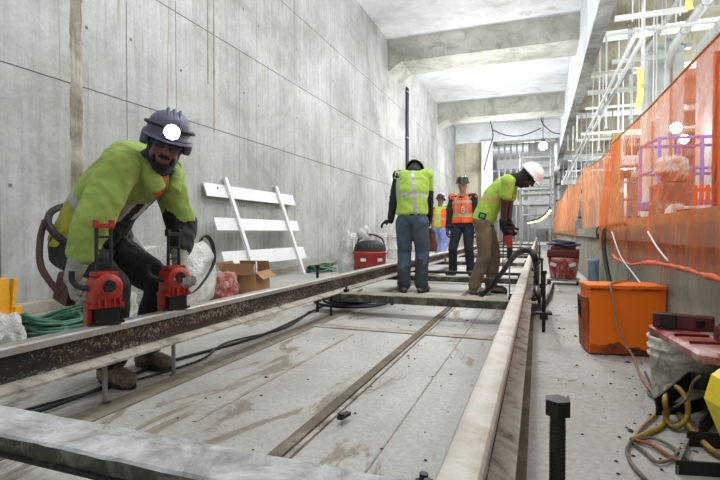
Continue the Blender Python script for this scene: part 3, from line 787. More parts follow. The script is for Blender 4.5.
# ---- the worker bending over the drill
def shirt_b(t, y, x, c):
    if abs(t-.42-.9*x) < .05: return 1
    return 0
J4 = person(dict(loc=(-.66, 6.22, 0), yaw=radians(-3), label='person in lime shirt, brown trousers and white hard hat, bent over a red drill',
    pelvis=(.02, 0, .955), lean=.62, hunch=.045, spine=.57, face=(.62, .05, -.78), headup=(.78, 0, .62), neck=(.97, 0, .25), necklen=.18, skin='skin_deep', eyes=False, hw=1.02, fwk=1.02,
    handL=(.30, .05, .66), handR=(.24, -.05, .72), elbowL=(-.3, .9, .2), elbowR=(-.5, -.8, .2), fingersL=(.5, -.2, -.8), fingersR=(.5, .2, -.8), palmL=(.4, -.9, 0), palmR=(.4, .9, 0), curlL=.8, curlR=.8,
    footL=(.09, .15, 0), footR=(-.07, -.13, 0), toeL=.05, toeR=-.1, trousers='khaki', boot='bootgrey', shirt=['lime', 'sandstripe'], shirtface=shirt_b, sleeves=.55, shirt0=-.06, gloves='gloveblack', gloved='LR', helmet='helmet_white', hs=1.06))
balaclava(J1, 'hairdark', 'hair', False, .93)
balaclava(J4, 'blackcloth')
one('green_tag', lambda bm: (bx(bm, (.03, -.19, .98), (.09, .012, .075), rot=Matrix.Rotation(.3, 3, 'Y'), bev=.004), bx(bm, (.03, -.197, .98), (.05, .004, .04), rot=Matrix.Rotation(.3, 3, 'Y'), mi=1)), ['blackcloth', plain('bright_green', srgb(60, 170, 70), .5)], J4['root'])
# ---- the near worker with the headlamp
def coat(t, y, x, c):
    if c.y > .06 and c.z < .86+.06*noise.noise(c*9) and c.x > .18: return 3
    if x > .045 and abs(y) < .14 and t < .62+ .3*x: return 3 if t < .42 else (2 if abs(abs(y)-.07) < .035 else 3)
    if abs(t-.40-.25*x) < .055 and abs(y) < .22 and x < .08: return 2
    if t < .42 and x < .09 and abs(y) < .24: return 1
    return 0
J5 = person(dict(loc=(-2.26, 1.98, 0), yaw=radians(-3), label='person in a lime hooded jacket and glowing headlamp, bending behind the left rail',
    pelvis=(-.08, -.0, .765), lean=.90, hunch=.055, spine=.575, face=(.72, -.66, -.34), headup=(.45, -.1, .9), neck=(.70, -.16, .50), necklen=.18, skin='skin_dark', hw=1.12, fwk=1.12, twist=.26,
    handL=(.40, .17, .60), handR=(.25, -.345, .565), elbowL=(-.4, .9, .1), elbowR=(-.15, -1, .0), fingersR=(.35, .1, -.9), fingersL=(.4, -.1, -.9), palmR=(.9, .25, .2), palmL=(.9, -.3, .2), thumbR=(-.2, .9, 0), thumbL=(0, -.9, 0), curlL=1.0, curlR=.95,
    footL=(.13, .19, 0), footR=(.20, -.11, 0), toeL=-.05, toeR=-.12, kneeL=(1, .2, 0), kneeR=(1, -.2, 0), trousers='blackcloth', boot='boot', sleeve=(.082, .078, .060), screase=.008,
    shirt=['limedirt', 'yellowworn', 'reflect', 'blackcloth'], shirtname='jacket', shirtface=coat, sleeves=1, shirt0=-.10, grow=1.06, gloves='glove', cuff=.125, glovelen=.10, glovesc=1.15, hs=.93, vox=.006, cvox=.0075, hem=.12))
def hood(bm):
    N, sp, A = J5['N'], J5['sp'], J5['A']
    up = V((0, 0, 1))
    pts = [N+V((.05, .115, .0)), N+V((-.03, .13, .055)), N+V((-.10, .07, .085)), N+V((-.11, -.04, .085)), N+V((-.06, -.13, .06)), N+V((.02, -.135, .02)), N+V((.08, -.085, -.06)), N+V((.10, -.04, -.13))]
    tube(bm, smoothpts(pts, 4), [.045]*29, 12)
    tube(bm, smoothpts([N+V((.05, .115, .0)), N+V((.10, .08, -.06)), N+V((.12, .04, -.13))], 4), .030, 12)
    ball(bm, N+V((-.10, -.01, .05)), (.10, .12, .06), 16, 10)
fuse('hood', hood, 'limedirt', J5['root'], .007, 3, rough=.006, rs=14)
balaclava(J5, 'hoodnavy', 'hood_liner', True, .97)
hc, hR = J5['Hc'], J5['hd']
hel = helmet(hc+hR@V((-.006, 0, .042)), hR, 'helmet_grey', J5['root'], full=True, s=.93)
# the shirt patch, glasses, moustache, chin
one('inner_shirt', lambda bm: ball(bm, J5['N']+V((.065, -.02, -.075)), (.045, .05, .085), 14, 10), plain('orange_shirt', srgb(214, 74, 36), .8), J5['root'], True)
def gls(bm):
    c, R = hc, hR
    for s in (-1, 1):
        ball(bm, c+R@V((.093, s*.031, .008)), (.008, .030, .020), 14, 8, rot=R)
        tube(bm, [c+R@V((.088, s*.060, .010)), c+R@V((.03, s*.082, .008)), c+R@V((-.02, s*.084, .0))], .0028, 6)
    tube(bm, [c+R@V((.100, -.03, .012)), c+R@V((.104, 0, .016)), c+R@V((.100, .03, .012))], .0028, 6)
one('safety_glasses', gls, 'lens', J5['root'], True)
fuse('beard', lambda bm: [ball(bm, hc+hR@V(p), V(r), 12, 8, rot=hR) for p, r in (((.100, 0, -.050), (.014, .030, .008)), ((.062, 0, -.098), (.032, .040, .022)), ((.045, .042, -.07), (.03, .014, .03)), ((.045, -.042, -.07), (.03, .014, .03)))], 'hairdark', J5['root'], .005, 2, rough=.002, rs=60)
def hl(bm):
    c = hc+hR@V((.126, 0, .080))
    tube(bm, [c, c+hR@V((.028, 0, .004))], [.038, .036], 18)
    bx(bm, c+hR@V((-.006, 0, -.004)), (.02, .06, .05), rot=hR, bev=.005)
hb = one('headlamp', hl, 'black', hel)
def strap(bm):
    pts = []
    for k in range(29):
        a = 2*pi*k/28; pts.append(hc+hR@V((-.006+.132*cos(a), .113*sin(a), .044+.04+.012*cos(a))))
    tube(bm, pts[:-1], .009, 6, closed=True)
one('headlamp_strap', strap, 'black', hel)
one('headlamp_bulb', lambda bm: tube(bm, [hc+hR@V((.153, 0, .084)), hc+hR@V((.160, 0, .085))], [.035, .033], 18), 'lampglow', hel)
def muff(bm, s):
    c = hc+hR@V((.0, s*.100, .01)); ax = hR@V((0, s, 0))
    tube(bm, [c-ax*.018, c-ax*.01, c+ax*.014, c+ax*.02], [.034, .040, .038, .028], 16)
for s in (-1, 1): one('ear_defender', lambda bm: muff(bm, s), 'helmet_grey', hel, True)
def belt(bm):
    A, sp = J5['A'], J5['sp']; c = A(.06); n = V((cos(.83), 0, -sin(.83)))
    pts = [c+V((0, 1, 0))*.235*cos(a)+n*.182*sin(a) for a in [2*pi*k/32 for k in range(32)]]
    tube(bm, pts, .018, 8, closed=True)
one('tool_belt', belt, 'blacksteel', J5['root'])
def pouch(bm):
    bx(bm, (.08, -.25, .50), (.11, .06, .15), bev=.02, rot=Matrix.Rotation(.35, 3, 'Y'))
    tube(bm, smoothpts([V((-.14, -.21, .84)), V((-.12, -.25, .74)), V((-.05, -.29, .60)), V((.06, -.27, .47))], 5), .016, 8)
one('tool_pouch', pouch, plain('dark_leather', srgb(74, 50, 40), .7), J5['root'])
o = J5
# ------------------------------------------------------------------ tools and clutter
def rotm(ax, a): return Matrix.Rotation(a, 3, ax)
def tool(loc, rz, label, h=.44, handle=1):
    """upright red power tool with a black ladder-like handle frame, standing on the rail head"""
    t = empty('power_tool', loc, rz, label, 'power tool', 'red power tools on the left rail')
    def mot(bm):
        tube(bm, [V((-.055, 0, .165)), V((-.05, 0, .165)), V((.05, 0, .165)), V((.058, 0, .165))], [.05, .062, .062, .052], 20)
        bx(bm, (0, 0, .125), (.10, .122, .075), bev=.012); bx(bm, (0, 0, .085), (.10, .14, .018), bev=.004)
        bx(bm, (-.01, -.066, .03), (.05, .02, .14), bev=.005); bx(bm, (0, .0, .225), (.07, .10, .02), bev=.006)
        for a in (-.045, -.02, .02, .045): bx(bm, (.058, a, .10), (.012, .008, .04), bev=.002)
    o = one('motor_housing', mot, 'red', t); autosmooth(o, 40)
    one('motor_port', lambda bm: (tube(bm, [V((.056, 0, .172)), V((.066, 0, .172)), V((.062, 0, .172))], [.030, .027, .016], 16), [bx(bm, (.066, .019*cos(a), .172+.019*sin(a)), (.006, .007, .007)) for a in (0, 1.57, 3.14, 4.71)]), 'black', t)
    one('base_block', lambda bm: (bx(bm, (0, .0, .042), (.085, .105, .084), bev=.008), bx(bm, (0, 0, .006), (.07, .15, .012))), 'blacksteel', t)
    def fr(bm):
        for s in (-1, 1): tube(bm, [V((0, s*.032, .22)), V((-.0, s*.030, h))], .0085, 8)
        for z in (.27, .33, .39): 
            if z < h: bx(bm, (0, 0, z), (.012, .06, .010))
    one('handle_frame', fr, 'black', t)
    one('clamp_top', lambda bm: (bx(bm, (0, 0, h), (.03, .085, .022), bev=.005), bx(bm, (0, -.034, h+.012), (.028, .02, .03), bev=.005), bx(bm, (0, .034, h+.012), (.028, .02, .03), bev=.005)), 'red' if handle else 'black', t)
    one('side_grip', lambda bm: (tube(bm, smoothpts([V((0, -.05, .16)), V((-.04, -.09, .17)), V((-.06, -.11, .20)), V((-.06, -.11, .24))], 3), .013, 8)), 'black', t)
    return t
RT = RB+.168
tool((XL, 1.62, RT), radians(-20), 'left of two red tools standing on the rail before the headlamp worker, red-topped handle', .44)
tool((XL, 2.06, RT), radians(-15), 'right of two red tools standing on the left rail, by the worker\'s far hand', .40, 0)
# white barricade leaning on the wall
t = empty('plank_barricade', (XW+.6, 7.2, 0), 0, 'white barricade of three planks on two uprights, leaning against the left wall', 'barricade')
b0 = V((.0, 0, 0)); lx = (XW+.03)-(XW+.6); lean = V((lx, 0, 1.66)); ln = lean.normalized(); lnn = V((ln.z, 0, -ln.x))
Rl = Matrix((lnn, V((0, 1, 0)), ln)).transposed()
for y, t0 in ((-.83, 0), (.73, 0)):
    def up(bm): bx(bm, b0+V((0, y, 0))+ln*.86+V((0, -.10*0, 0)), (.04, .075, 1.73), rot=Rl @ rotm('X', .03))
    one('upright', up, 'white', t)
for zc, y0, y1, hh in ((1.50, -1.40, 1.32, .21), (.96, -1.40, 1.16, .20), (.42, -1.45, 1.10, .23)):
    one('plank', lambda bm: bx(bm, b0+V((0, (y0+y1)/2, 0))+ln*zc-lnn*.034, (.022, y1-y0, hh), rot=Rl, bev=.002), 'white', t)
one('plank_mark', lambda bm: bx(bm, b0+V((0, -1.1, 0))+ln*1.54-lnn*.021, (.003, .03, .03), rot=Rl), 'darkgrey', t)
t.children[0].location = (0, 0, 0)
# bulk bag
def bag(bm):
    n = 26; rings = []
    prof = [(.02, 0), (.40, .0), (.47, .05), (.49, .2), (.47, .38), (.46, .50), (.42, .60), (.36, .66), (.2, .62), (.01, .60)]
    for i, (r, z) in enumerate(prof):
        ring = []
        for k in range(n):
            a = 2*pi*k/n; sq = 1/max(abs(cos(a)), abs(sin(a)))**.55
            w = 1+.10*noise.noise(V((cos(a)*1.6, sin(a)*1.6, z*4)))+.05*noise.noise(V((cos(a)*5, sin(a)*5, z*9)))
            ring.append(bm.verts.new((r*sq*w*cos(a), r*sq*w*sin(a)*1.02, z+(.10*noise.noise(V((cos(a)*2, sin(a)*2, 3+z))) if z > .3 else 0))))
        rings.append(ring)
    for A, B in zip(rings, rings[1:]):
        for k in range(n): bm.faces.new((A[k], A[(k+1) % n], B[(k+1) % n], B[k]))
    bmesh.ops.subdivide_edges(bm, edges=bm.edges[:], cuts=2, use_grid_fill=True)
    for v in bm.verts:
        if v.co.z > .01: v.co += V((noise.noise(v.co*9), noise.noise(v.co*9+V((3, 3, 3))), .6*noise.noise(v.co*7)))*.022
t = empty('bulk_bag', (-3.75, 4.1, 0), .35, 'large white woven bulk bag slumped beside the wall behind the headlamp worker', 'bag')
one('bag_body', bag, 'bag', t, True)
def ribbon(bm, pts, wd, wid, th=.006):
    pts = smoothpts(pts, 6); wd = V(wd).normalized(); prev = None
    for i, p in enumerate(pts):
        a = pts[max(0, i-1)]; b = pts[min(len(pts)-1, i+1)]; d = (b-a).normalized(); w = (wd-d*wd.dot(d)).normalized(); nn = d.cross(w)
        r = [bm.verts.new(p+w*sw*wid/2+nn*sn*th/2) for sw, sn in ((-1, -1), (1, -1), (1, 1), (-1, 1))]
        if prev:
            for k in range(4): bm.faces.new((prev[k], prev[(k+1) % 4], r[(k+1) % 4], r[k]))
        else: bm.faces.new(r)
        prev = r
    bm.faces.new(prev[::-1]); bmesh.ops.recalc_face_normals(bm, faces=bm.faces)
def loc_of(o, p): return Matrix.Rotation(-o.rotation_euler.z, 3, 'Z') @ (V(p)-o.location)
one('lifting_strap', lambda bm: ribbon(bm, [loc_of(t, atX(px, py, X)) for px, py, X in ((196, 252, -3.5), (204, 236, -3.45), (212, 243, -3.4), (214, 262, -3.3), (203, 282, -3.2), (190, 294, -3.15), (172, 291, -3.15), (160, 278, -3.2))], (.75, -.5, .3), .06), 'blacksteel', t)
one('lifting_strap', lambda bm: ribbon(bm, [loc_of(t, atX(px, py, X)) for px, py, X in ((128, 243, -3.7), (136, 239, -3.5), (150, 262, -3.3), (157, 285, -3.2))], (.75, -.5, .3), .045), 'bag', t)
# red folded bag
def heap(bm, sc, seed, c=(0, 0, 0)):
    r = bmesh.ops.create_icosphere(bm, subdivisions=4, radius=1)
    for v in r['verts']:
        p = v.co.copy(); f = 1+.28*noise.noise(p*1.7+V((seed, 0, 0)))+.16*noise.noise(p*5+V((seed, 2, 0)))
        v.co = V((p.x*sc[0]*f, p.y*sc[1]*f, max(0, (p.z*.9+.35)*sc[2]*f)))+V(c)
one('folded_tarp', lambda bm: heap(bm, (.16, .20, .24), 3, (-3.45, 4.72, 0)), plain('red_white_tarp', srgb(150, 70, 62), .7, 0, .25, 12, srgb(190, 180, 170), .5), None, True, label='crumpled red and pale tarp between the bulk bag and the cardboard box', cat='tarp')
# cardboard box
t = empty('cardboard_box', (-3.45, 5.18, 0), radians(12), 'open cardboard box on the floor in front of the white barricade', 'box')
def cb(bm):
    w, d, h = .42, .52, .27
    for s in (-1, 1):
        bx(bm, (s*w/2, 0, h/2), (.008, d, h)); bx(bm, (0, s*d/2, h/2), (w, .008, h))
    bx(bm, (0, 0, .004), (w, d, .008))
one('carton', cb, 'card', t)
one('carton_flap', lambda bm: bx(bm, (.21+.05, -.0, .25), (.13, .50, .006), rot=rotm('Y', .7)), 'card', t)
one('carton_flap', lambda bm: bx(bm, (0, -.30, .33), (.40, .16, .006), rot=rotm('X', 1.0)), 'cardin', t)
one('carton_flap', lambda bm: bx(bm, (-.25, 0, .33), (.17, .48, .006), rot=rotm('Y', -2.1)), 'cardin', t)
one('carton_flap', lambda bm: bx(bm, (0, .29, .33), (.40, .16, .006), rot=rotm('X', -1.2)), 'card', t)
random.seed(12)
for i in range(9):
    a = V((random.uniform(-.12, .12), random.uniform(-.02, .2), .10)); b = a+V((random.uniform(-.06, .06), random.uniform(-.10, .12), random.uniform(.22, .30)))
    one('plastic_tube', lambda bm: cyl(bm, t.location+Matrix.Rotation(t.rotation_euler.z, 3, 'Z') @ a, t.location+Matrix.Rotation(t.rotation_euler.z, 3, 'Z') @ b, .011, 8), 'white', label='thin white tube sticking out of the open cardboard box', cat='tube', group='white tubes in the cardboard box')
# green hoses
def hosecoil(c, rx, ry, turns, rt, zr, seed, label, mat='hosegreen'):
    def f(bm):
        random.seed(seed); pts = []
        for i in range(turns):
            a0 = random.uniform(-.25, .25); ox, oy = random.uniform(-.08, .08)*rx, random.uniform(-.08, .08)*ry; e = random.uniform(.72, 1.05)
            for k in range(12):
                a = 2*pi*k/12
                # flattened loops with tight ends
                x = rx*e*(abs(cos(a))**.8)*(1 if cos(a) > 0 else -1); y = ry*e*sin(a)*(.55+.4*random.random())
                pts.append(V((c[0]+x*cos(a0)-y*sin(a0)+ox, c[1]+x*sin(a0)+y*cos(a0)+oy, rt+zr*(i/turns)*(1-.5*abs(cos(a)))+random.uniform(0, .02))))
        tube(bm, smoothpts(pts, 4), rt, 8)
    return one('garden_hose', f, mat, None, True, label=label, cat='hose')
hosecoil((-3.50, 2.66, 0), .20, .33, 15, .0125, .17, 5, 'tangled coil of green hose on the floor at the far left, behind the rail')
hosecoil((-4.0, 8.6, 0), .22, .55, 9, .016, .13, 8, 'small pile of green hose against the wall right of the white barricade')
one('metal_sheet', lambda bm: bx(bm, (-4.15, 3.62, .19), (.02, .36, .42), rot=rotm('X', -.35) @ rotm('Y', -.3), bev=.003), 'green_d', None, label='dark green sheet propped behind the green hose coil', cat='sheet')
one('plastic_sack', lambda bm: heap(bm, (.14, .16, .24), 9, (-3.7, 3.45, 0)), 'bag', None, True, label='pale plastic sack between the green hose coil and the headlamp worker', cat='sack')
one('white_rag', lambda bm: heap(bm, (.11, .12, .19), 14, (-3.35, 2.18, 0)), 'bag', None, True, label='crumpled white rag at the left end of the green hose coil', cat='rag')
one('cement_sack', lambda bm: heap(bm, (.34, .34, .17), 21, (-3.5, 1.85, 0)), 'bag', None, True, label='flattened white sack at the left edge of the picture', cat='sack')
t = empty('yellow_stand', (-4.22, 2.70, 0), .1, 'yellow metal stand against the wall at the left edge', 'stand')
M['amber'] = plain('amber_paint', srgb(222, 160, 24), .5, 0, .15, 8, srgb(90, 70, 30), .2)
one('panel', lambda bm: (bx(bm, (0, .02, .22), (.05, .13, .34), bev=.01, rot=rotm('X', .12))), 'amber', t)
one('post', lambda bm: bx(bm, (.02, .10, .2), (.05, .03, .36), rot=rotm('X', -.1)), 'amber', t)
one('foot', lambda bm: (bx(bm, (.02, 0, .07), (.14, .34, .04), bev=.006), bx(bm, (.02, .12, .11), (.10, .06, .06))), 'amber', t)
one('base', lambda bm: bx(bm, (.02, 0, .025), (.2, .38, .05)), 'blacksteel', t)
# pails
def pail(x, y, z, r, h, label, group, bm_=None):
    t = empty('plastic_pail', (x, y, z), random.random(), label, 'pail', group)
    one('pail_body', lambda bm: lathe(bm, [(.001, 0), (r*.86, 0), (r*.87, .01), (r*.97, h*.72), (r*1.03, h*.74), (r*1.03, h*.77), (r*.98, h*.79), (r, h*.86), (r*1.05, h*.87), (r*1.05, h*.90), (r, h*.91), (r*1.01, h*.955)], n=24), 'white', t, True)
    one('lid', lambda bm: lathe(bm, [(r*1.02, h*.94), (r*1.05, h*.95), (r*1.05, h*.99), (r*.98, h), (r*.93, h*.98), (.001, h*.98)], n=24), 'white', t, True)
    one('bail_handle', lambda bm: tube(bm, smoothpts([V((0, -r*1.06, h*.82)), V((r*.9, -r*.7, h*.6)), V((r*1.15, 0, h*.5)), V((r*.9, r*.7, h*.6)), V((0, r*1.06, h*.82))], 4), .004, 6), 'steel', t)
pg = 'white pails stacked by the left wall'
pail(-4.15, 10.4, 0, .17, .38, 'lower white pail of the nearest stack by the wall, left of the red machine', pg)
pail(-4.15, 10.4, .381, .17, .38, 'upper white pail of the nearest stack by the wall, left of the red machine', pg)
pail(-4.1, 12.7, 0, .19, .38, 'lower white pail standing behind the red machine, nearer the camera', pg)
pail(-4.1, 12.7, .381, .18, .36, 'upper white pail on the stack right behind the red machine', pg)
pail(-4.1, 13.7, 0, .19, .38, 'lower white pail of the last stack, left of the worker in jeans', pg)
pail(-4.1, 13.7, .381, .18, .34, 'upper white pail of the last stack, left of the worker in jeans', pg)
# red machine behind the left rail
t = empty('shop_vacuum', (-2.62, 7.55, 0), radians(-80), 'red vacuum with a black top, behind the left rail beside the worker in jeans', 'vacuum')
one('tank', lambda bm: lathe(bm, [(.001, .05), (.24, .05), (.25, .08), (.27, .40), (.285, .42), (.285, .45), (.26, .47), (.001, .47)], n=28), 'red', t, True)
one('motor_head', lambda bm: (lathe(bm, [(.27, .45), (.27, .52), (.22, .60), (.12, .64), (.001, .65)], n=24), [bx(bm, (.24*cos(a), .24*sin(a), .53), (.03, .03, .10), rot=a) for a in [k*pi/7 for k in range(14)]]), 'black', t, True)
one('carry_handle', lambda bm: tube(bm, smoothpts([V((-.05, -.22, .48)), V((-.05, -.2, .66)), V((-.05, 0, .74)), V((-.05, .2, .66)), V((-.05, .22, .48))], 5), .016, 8), 'darkred', t)
one('label_plate', lambda bm: [bx(bm, (.283*cos(a), .283*sin(a), .33), (.006, .09, .05), rot=a) for a in (-.25, .75)], 'white', t)
for a in (.6, 2.2, 3.8, 5.4): one('caster', lambda bm: (ball(bm, (.22*cos(a), .22*sin(a), .03), .03, 10, 8), bx(bm, (.22*cos(a), .22*sin(a), .06), (.05, .05, .03))), 'black', t)
one('dust_bag', lambda bm: heap(bm, (.11, .13, .17), 31, (-2.75, 7.62, .655)), 'bag', None, True, label='white cloth bundle lying on top of the red machine', cat='cloth')
one('dust_bag', lambda bm: heap(bm, (.13, .13, .58), 33, (-3.0, 7.45, 0)), 'bag', None, True, label='slumped white sack standing left of the red machine', cat='sack')
# conduits on the wall
t = empty('wall_conduit', (XW+.04, 17.5*1.0, 0), 0, 'bundle of black vertical conduits fixed to the left wall above the worker in jeans', 'conduit')
for dy, r in ((-.09, .030), (.0, .026), (.12, .034)):
    one('pipe', lambda bm: tube(bm, smoothpts([V((0, dy, .0)), V((.01, dy+.02, 2.0)), V((0, dy, 4.2)), V((.0, dy, CZ-.9))], 4), r, 10), 'black', t, True)
for z in (1.2, 2.8, 4.3, 6.0): one('pipe_clamp', lambda bm: bx(bm, (.0, .02, z), (.09, .34, .04)), 'steel', t)
# ---- the drill of the bending worker
def drill():
    L = atX(507, 252, -.35)
    wL, wR = J4['wr']['L'], J4['wr']['R']
    R = Matrix.Rotation(J4['root'].rotation_euler.z, 3, 'Z'); hc_ = J4['root'].location + R @ ((wL+wR)/2+V((.03, 0, -.09)))
    t = empty('rotary_hammer', hc_, 0, 'red drill pointing down in the hands of the bending worker, its bit on the slab', 'drill')
    one('motor_housing', lambda bm: (bx(bm, (0, 0, -.02), (.10, .09, .20), bev=.02), bx(bm, (.02, 0, -.13), (.07, .07, .08), bev=.015), bx(bm, (-.035, 0, .09), (.03, .05, .08), bev=.008)), 'red', t)
    one('rear_handle', lambda bm: tube(bm, smoothpts([V((.05, 0, .05)), V((.06, 0, .11)), V((0, 0, .14)), V((-.06, 0, .11)), V((-.05, 0, .03))], 4), .018, 8), 'black', t)
    one('chuck', lambda bm: tube(bm, [V((.02, 0, -.16)), V((.02, 0, -.26)), V((.02, 0, -.32))], [.035, .032, .02], 12), 'black', t)
    one('drill_bit', lambda bm: cyl(bm, (.02, 0, -.30), (.02, 0, -hc_.z), .010, 8), 'steel', t)
    one('depth_rod', lambda bm: cyl(bm, (-.05, -.04, .0), (-.06, -.05, -.50), .006, 6), 'blacksteel', t)
drill()
cable('vacuum_hose', [(-.66, 6.05, .03), (-.60, 5.75, .05), tuple(atX(500, 275, -.40)), tuple(atX(512, 259, -.24)), tuple(atX(522, 251, -.13)), tuple(atX(531, 252, -.055)), tuple(atX(536, 264, -.015)), tuple(atX(537, 284, -.008)), (.0, 4.4, .25), (.02, 4.9, .05), (.12, 6.0, .03), (.2, 7.4, .03)], .027, 'blacksteel',
      'thick dark hose looping from the drill up over the right rail', 'hose', 6, 12)
# tool bag in front of the worker in jeans
t = empty('tool_bag', (-1.37, 6.42, 0), .3, 'brown tool bag with black trim held at the right hip of the worker in jeans', 'bag')
one('bag_body', lambda bm: heap(bm, (.09, .12, .26), 40, (0, 0, .52)), plain('brown_leather', srgb(106, 62, 44), .7, 0, .3, 12), t, True)
one('bag_trim', lambda bm: (tube(bm, smoothpts([V((0, .10, .70)), V((0, .13, .62)), V((0, .14, .55))], 4), .03, 8), tube(bm, smoothpts([V((-.02, -.1, .7)), V((0, 0, .82)), V((.02, .1, .7))], 4), .015, 8)), 'blackcloth', t)
# ---- red vacuum in the walkway
t = empty('shop_vacuum', (.36, 7.85, 0), radians(-95), 'dusty red vacuum with coiled hose on top, standing in the right walkway', 'vacuum')
def vb(bm):
    prof = [(.17, .08), (.175, .12), (.205, .34), (.215, .40)]
    n = 28; rings = []
    for r, z in prof:
        rings.append([bm.verts.new((r*1.0*cos(a)*(1/max(abs(cos(a)), abs(sin(a)))**.45), r*1.05*sin(a)*(1/max(abs(cos(a)), abs(sin(a)))**.45), z)) for a in [2*pi*k/n for k in range(n)]])
    for A, B in zip(rings, rings[1:]):
        for k in range(n): bm.faces.new((A[k], A[(k+1) % n], B[(k+1) % n], B[k]))
    bm.faces.new(rings[0][::-1]); bm.faces.new(rings[-1])
one('tank', vb, 'reddirt', t, True)
one('tank_ribs', lambda bm: [bx(bm, (.20, y, .20), (.02, .02, .20), bev=.004) for y in (-.10, -.04, .04, .10)], 'red', t)
one('motor_head', lambda bm: (bx(bm, (0, 0, .46), (.40, .44, .12), bev=.03), bx(bm, (.0, 0, .54), (.30, .34, .06), bev=.02)), 'darkred', t)
one('latch', lambda bm: [bx(bm, (.215, s*.13, .30), (.02, .09, .05), bev=.008, rot=rotm('X', s*.3)) for s in (-1, 1)], 'white', t)
one('chassis', lambda bm: (bx(bm, (.0, 0, .07), (.40, .44, .03), bev=.008)), 'steel', t)
M['navyhose'] = plain('navy_hose', srgb(34, 34, 66), .5, 0, .3, 10)
one('hose_on_top', lambda bm: coil(bm, (0, 0, .56), .12, .20, 4, .016, .06, 3), 'navyhose', t, True)
for sx, sy in ((1, 1), (1, -1), (-1, 1), (-1, -1)):
    one('wheel', lambda bm: tube(bm, [V((sx*.17, sy*.20-.015, .036)), V((sx*.17, sy*.20+.015, .036))], .036 , 14), 'black', t)
# short pipe and hoses by the parapet
one('plastic_pipe', lambda bm: (lathe(bm, [(.001, 0), (.062, 0), (.062, .40), (.07, .405), (.07, .44), (.056, .44), (.056, .38), (.001, .38)], (.665, 6.75, 0), 20)), 'bluebin', None, True, label='short pale grey pipe standing against the parapet, right of the vacuum', cat='pipe')
cable('black_hose', [(.98, 5.9, PZ+.03), (.84, 5.85, PZ+.035), (.70, 5.8, PZ-.0), (.66, 5.75, PZ-.12), (.66, 5.6, .5), (.67, 5.3, .25), (.64, 5.0, .03), (.60, 4.7, .02)], .022, 'black', 'black hose hanging over the parapet behind the orange box', 'hose', 6, 10)
cable('power_cable', [(1.0, 7.0, PZ+.02), (.85, 6.9, PZ+.06), (.71, 6.8, PZ+.0), (.70, 6.7, PZ-.12), (.705, 6.5, PZ-.05), (.74, 6.35, PZ+.03), (.9, 6.2, PZ+.03)], .012, 'black', 'loop of black cable lying on the parapet below the timber post', 'cable')
# ---- orange box
t = empty('orange_cabinet', (.51, 3.52, 0), radians(9), 'bright orange metal box with chipped lower edge, standing against the parapet', 'box')
one('cabinet_body', lambda bm: bx(bm, (0, 0, .215), (.44, .24, .41), bev=.006), 'orange', t)
one('lid', lambda bm: (bx(bm, (0, .01, .432), (.455, .26, .022), bev=.004), bx(bm, (0, -.125, .418), (.44, .012, .012), mi=1)), ['orange', 'orange_d'], t)
def chip(bm):
    n = 26; lo = []; hi = []
    for i in range(n+1):
        x = -.215+.43*i/n; h = .045+.05*noise.noise(V((x*9, 1, 0)))+.03*noise.noise(V((x*30, 5, 0)))+(.03 if x < 0 else -.01)
        lo.append(bm.verts.new((x, -.1225, .010))); hi.append(bm.verts.new((x, -.1225, max(.018, h))))
    for i in range(n): bm.faces.new((lo[i], lo[i+1], hi[i+1], hi[i]))
one('bottom_edge', chip, 'orange_d', t)
one('side_panel', lambda bm: (bx(bm, (-.228, .0, .19), (.012, .22, .34), rot=rotm('Y', -.05)), bx(bm, (-.235, .05, .28), (.02, .05, .10), bev=.004, mi=1)), ['orange_d', 'blacksteel'], t)
one('skid', lambda bm: [bx(bm, (s*.17, 0, .008), (.05, .24, .016)) for s in (-1, 1)], 'blacksteel', t)
# ---- bucket, tray, case
BX, BY = .622, 2.56
t = empty('bucket', (BX, BY, 0), 0, 'white bucket caked with cement, under the red tool tray at the right', 'bucket')
one('bucket_body', lambda bm: lathe(bm, [(.001, .004), (.112, .0), (.116, .01), (.129, .21), (.139, .213), (.139, .222), (.131, .225), (.132, .245), (.142, .248), (.142, .257), (.133, .26), (.135, .285), (.142, .29), (.142, .302), (.132, .302), (.128, .29), (.108, .02), (.001, .016)], n=36), 'bucket', t, True)
one('bail_handle', lambda bm: tube(bm, smoothpts([V((-.10, -.10, .255)), V((-.12, -.12, .18)), V((-.04, -.18, .13)), V((.06, -.17, .14)), V((.11, -.11, .25))], 5), .003, 6), 'steel', t)
ax = V((.09, -.62, 0)).normalized()
t = empty('tool_tray', (BX-.02, BY-.18, .303), math.atan2(ax.y, ax.x), 'dusty red tray lying across the cement-caked bucket', 'tray')
def tray(bm):
    L = [(-.30, .02), (-.26, -.07), (.30, -.095), (.34, -.05), (.34, .09), (-.22, .10), (-.29, .07)]
    lo = [bm.verts.new((x*.97, y*.92, .0)) for x, y in L]; hi = [bm.verts.new((x, y, .028)) for x, y in L]; tp = [bm.verts.new((x*.93, y*.82, .040)) for x, y in L]
    n = len(L)
    for k in range(n):
        bm.faces.new((lo[k], lo[(k+1) % n], hi[(k+1) % n], hi[k])); bm.faces.new((hi[k], hi[(k+1) % n], tp[(k+1) % n], tp[k]))
    bm.faces.new(lo[::-1]); bm.faces.new(tp); bmesh.ops.recalc_face_normals(bm, faces=bm.faces)
one('tray_body', tray, 'reddirt', t)
for x in (-.12, .02, .16): one('tray_rib', lambda bm: bx(bm, (x, 0, .044), (.012, .13, .012), bev=.003), 'darkred', t)
o = one('battery_pack', lambda bm: (bx(bm, (BX-.01, BY-.04, .377), (.23, .06, .066), bev=.008, rot=radians(-14)), bx(bm, (BX-.07, BY-.055, .377), (.06, .05, .07), bev=.004, mi=1, rot=radians(-14)), bx(bm, (BX+.045, BY-.085, .375), (.03, .012, .03), mi=2)), ['darkred', 'blacksteel', 'blacksteel'], label='long dark red block lying across the red tray', cat='block')
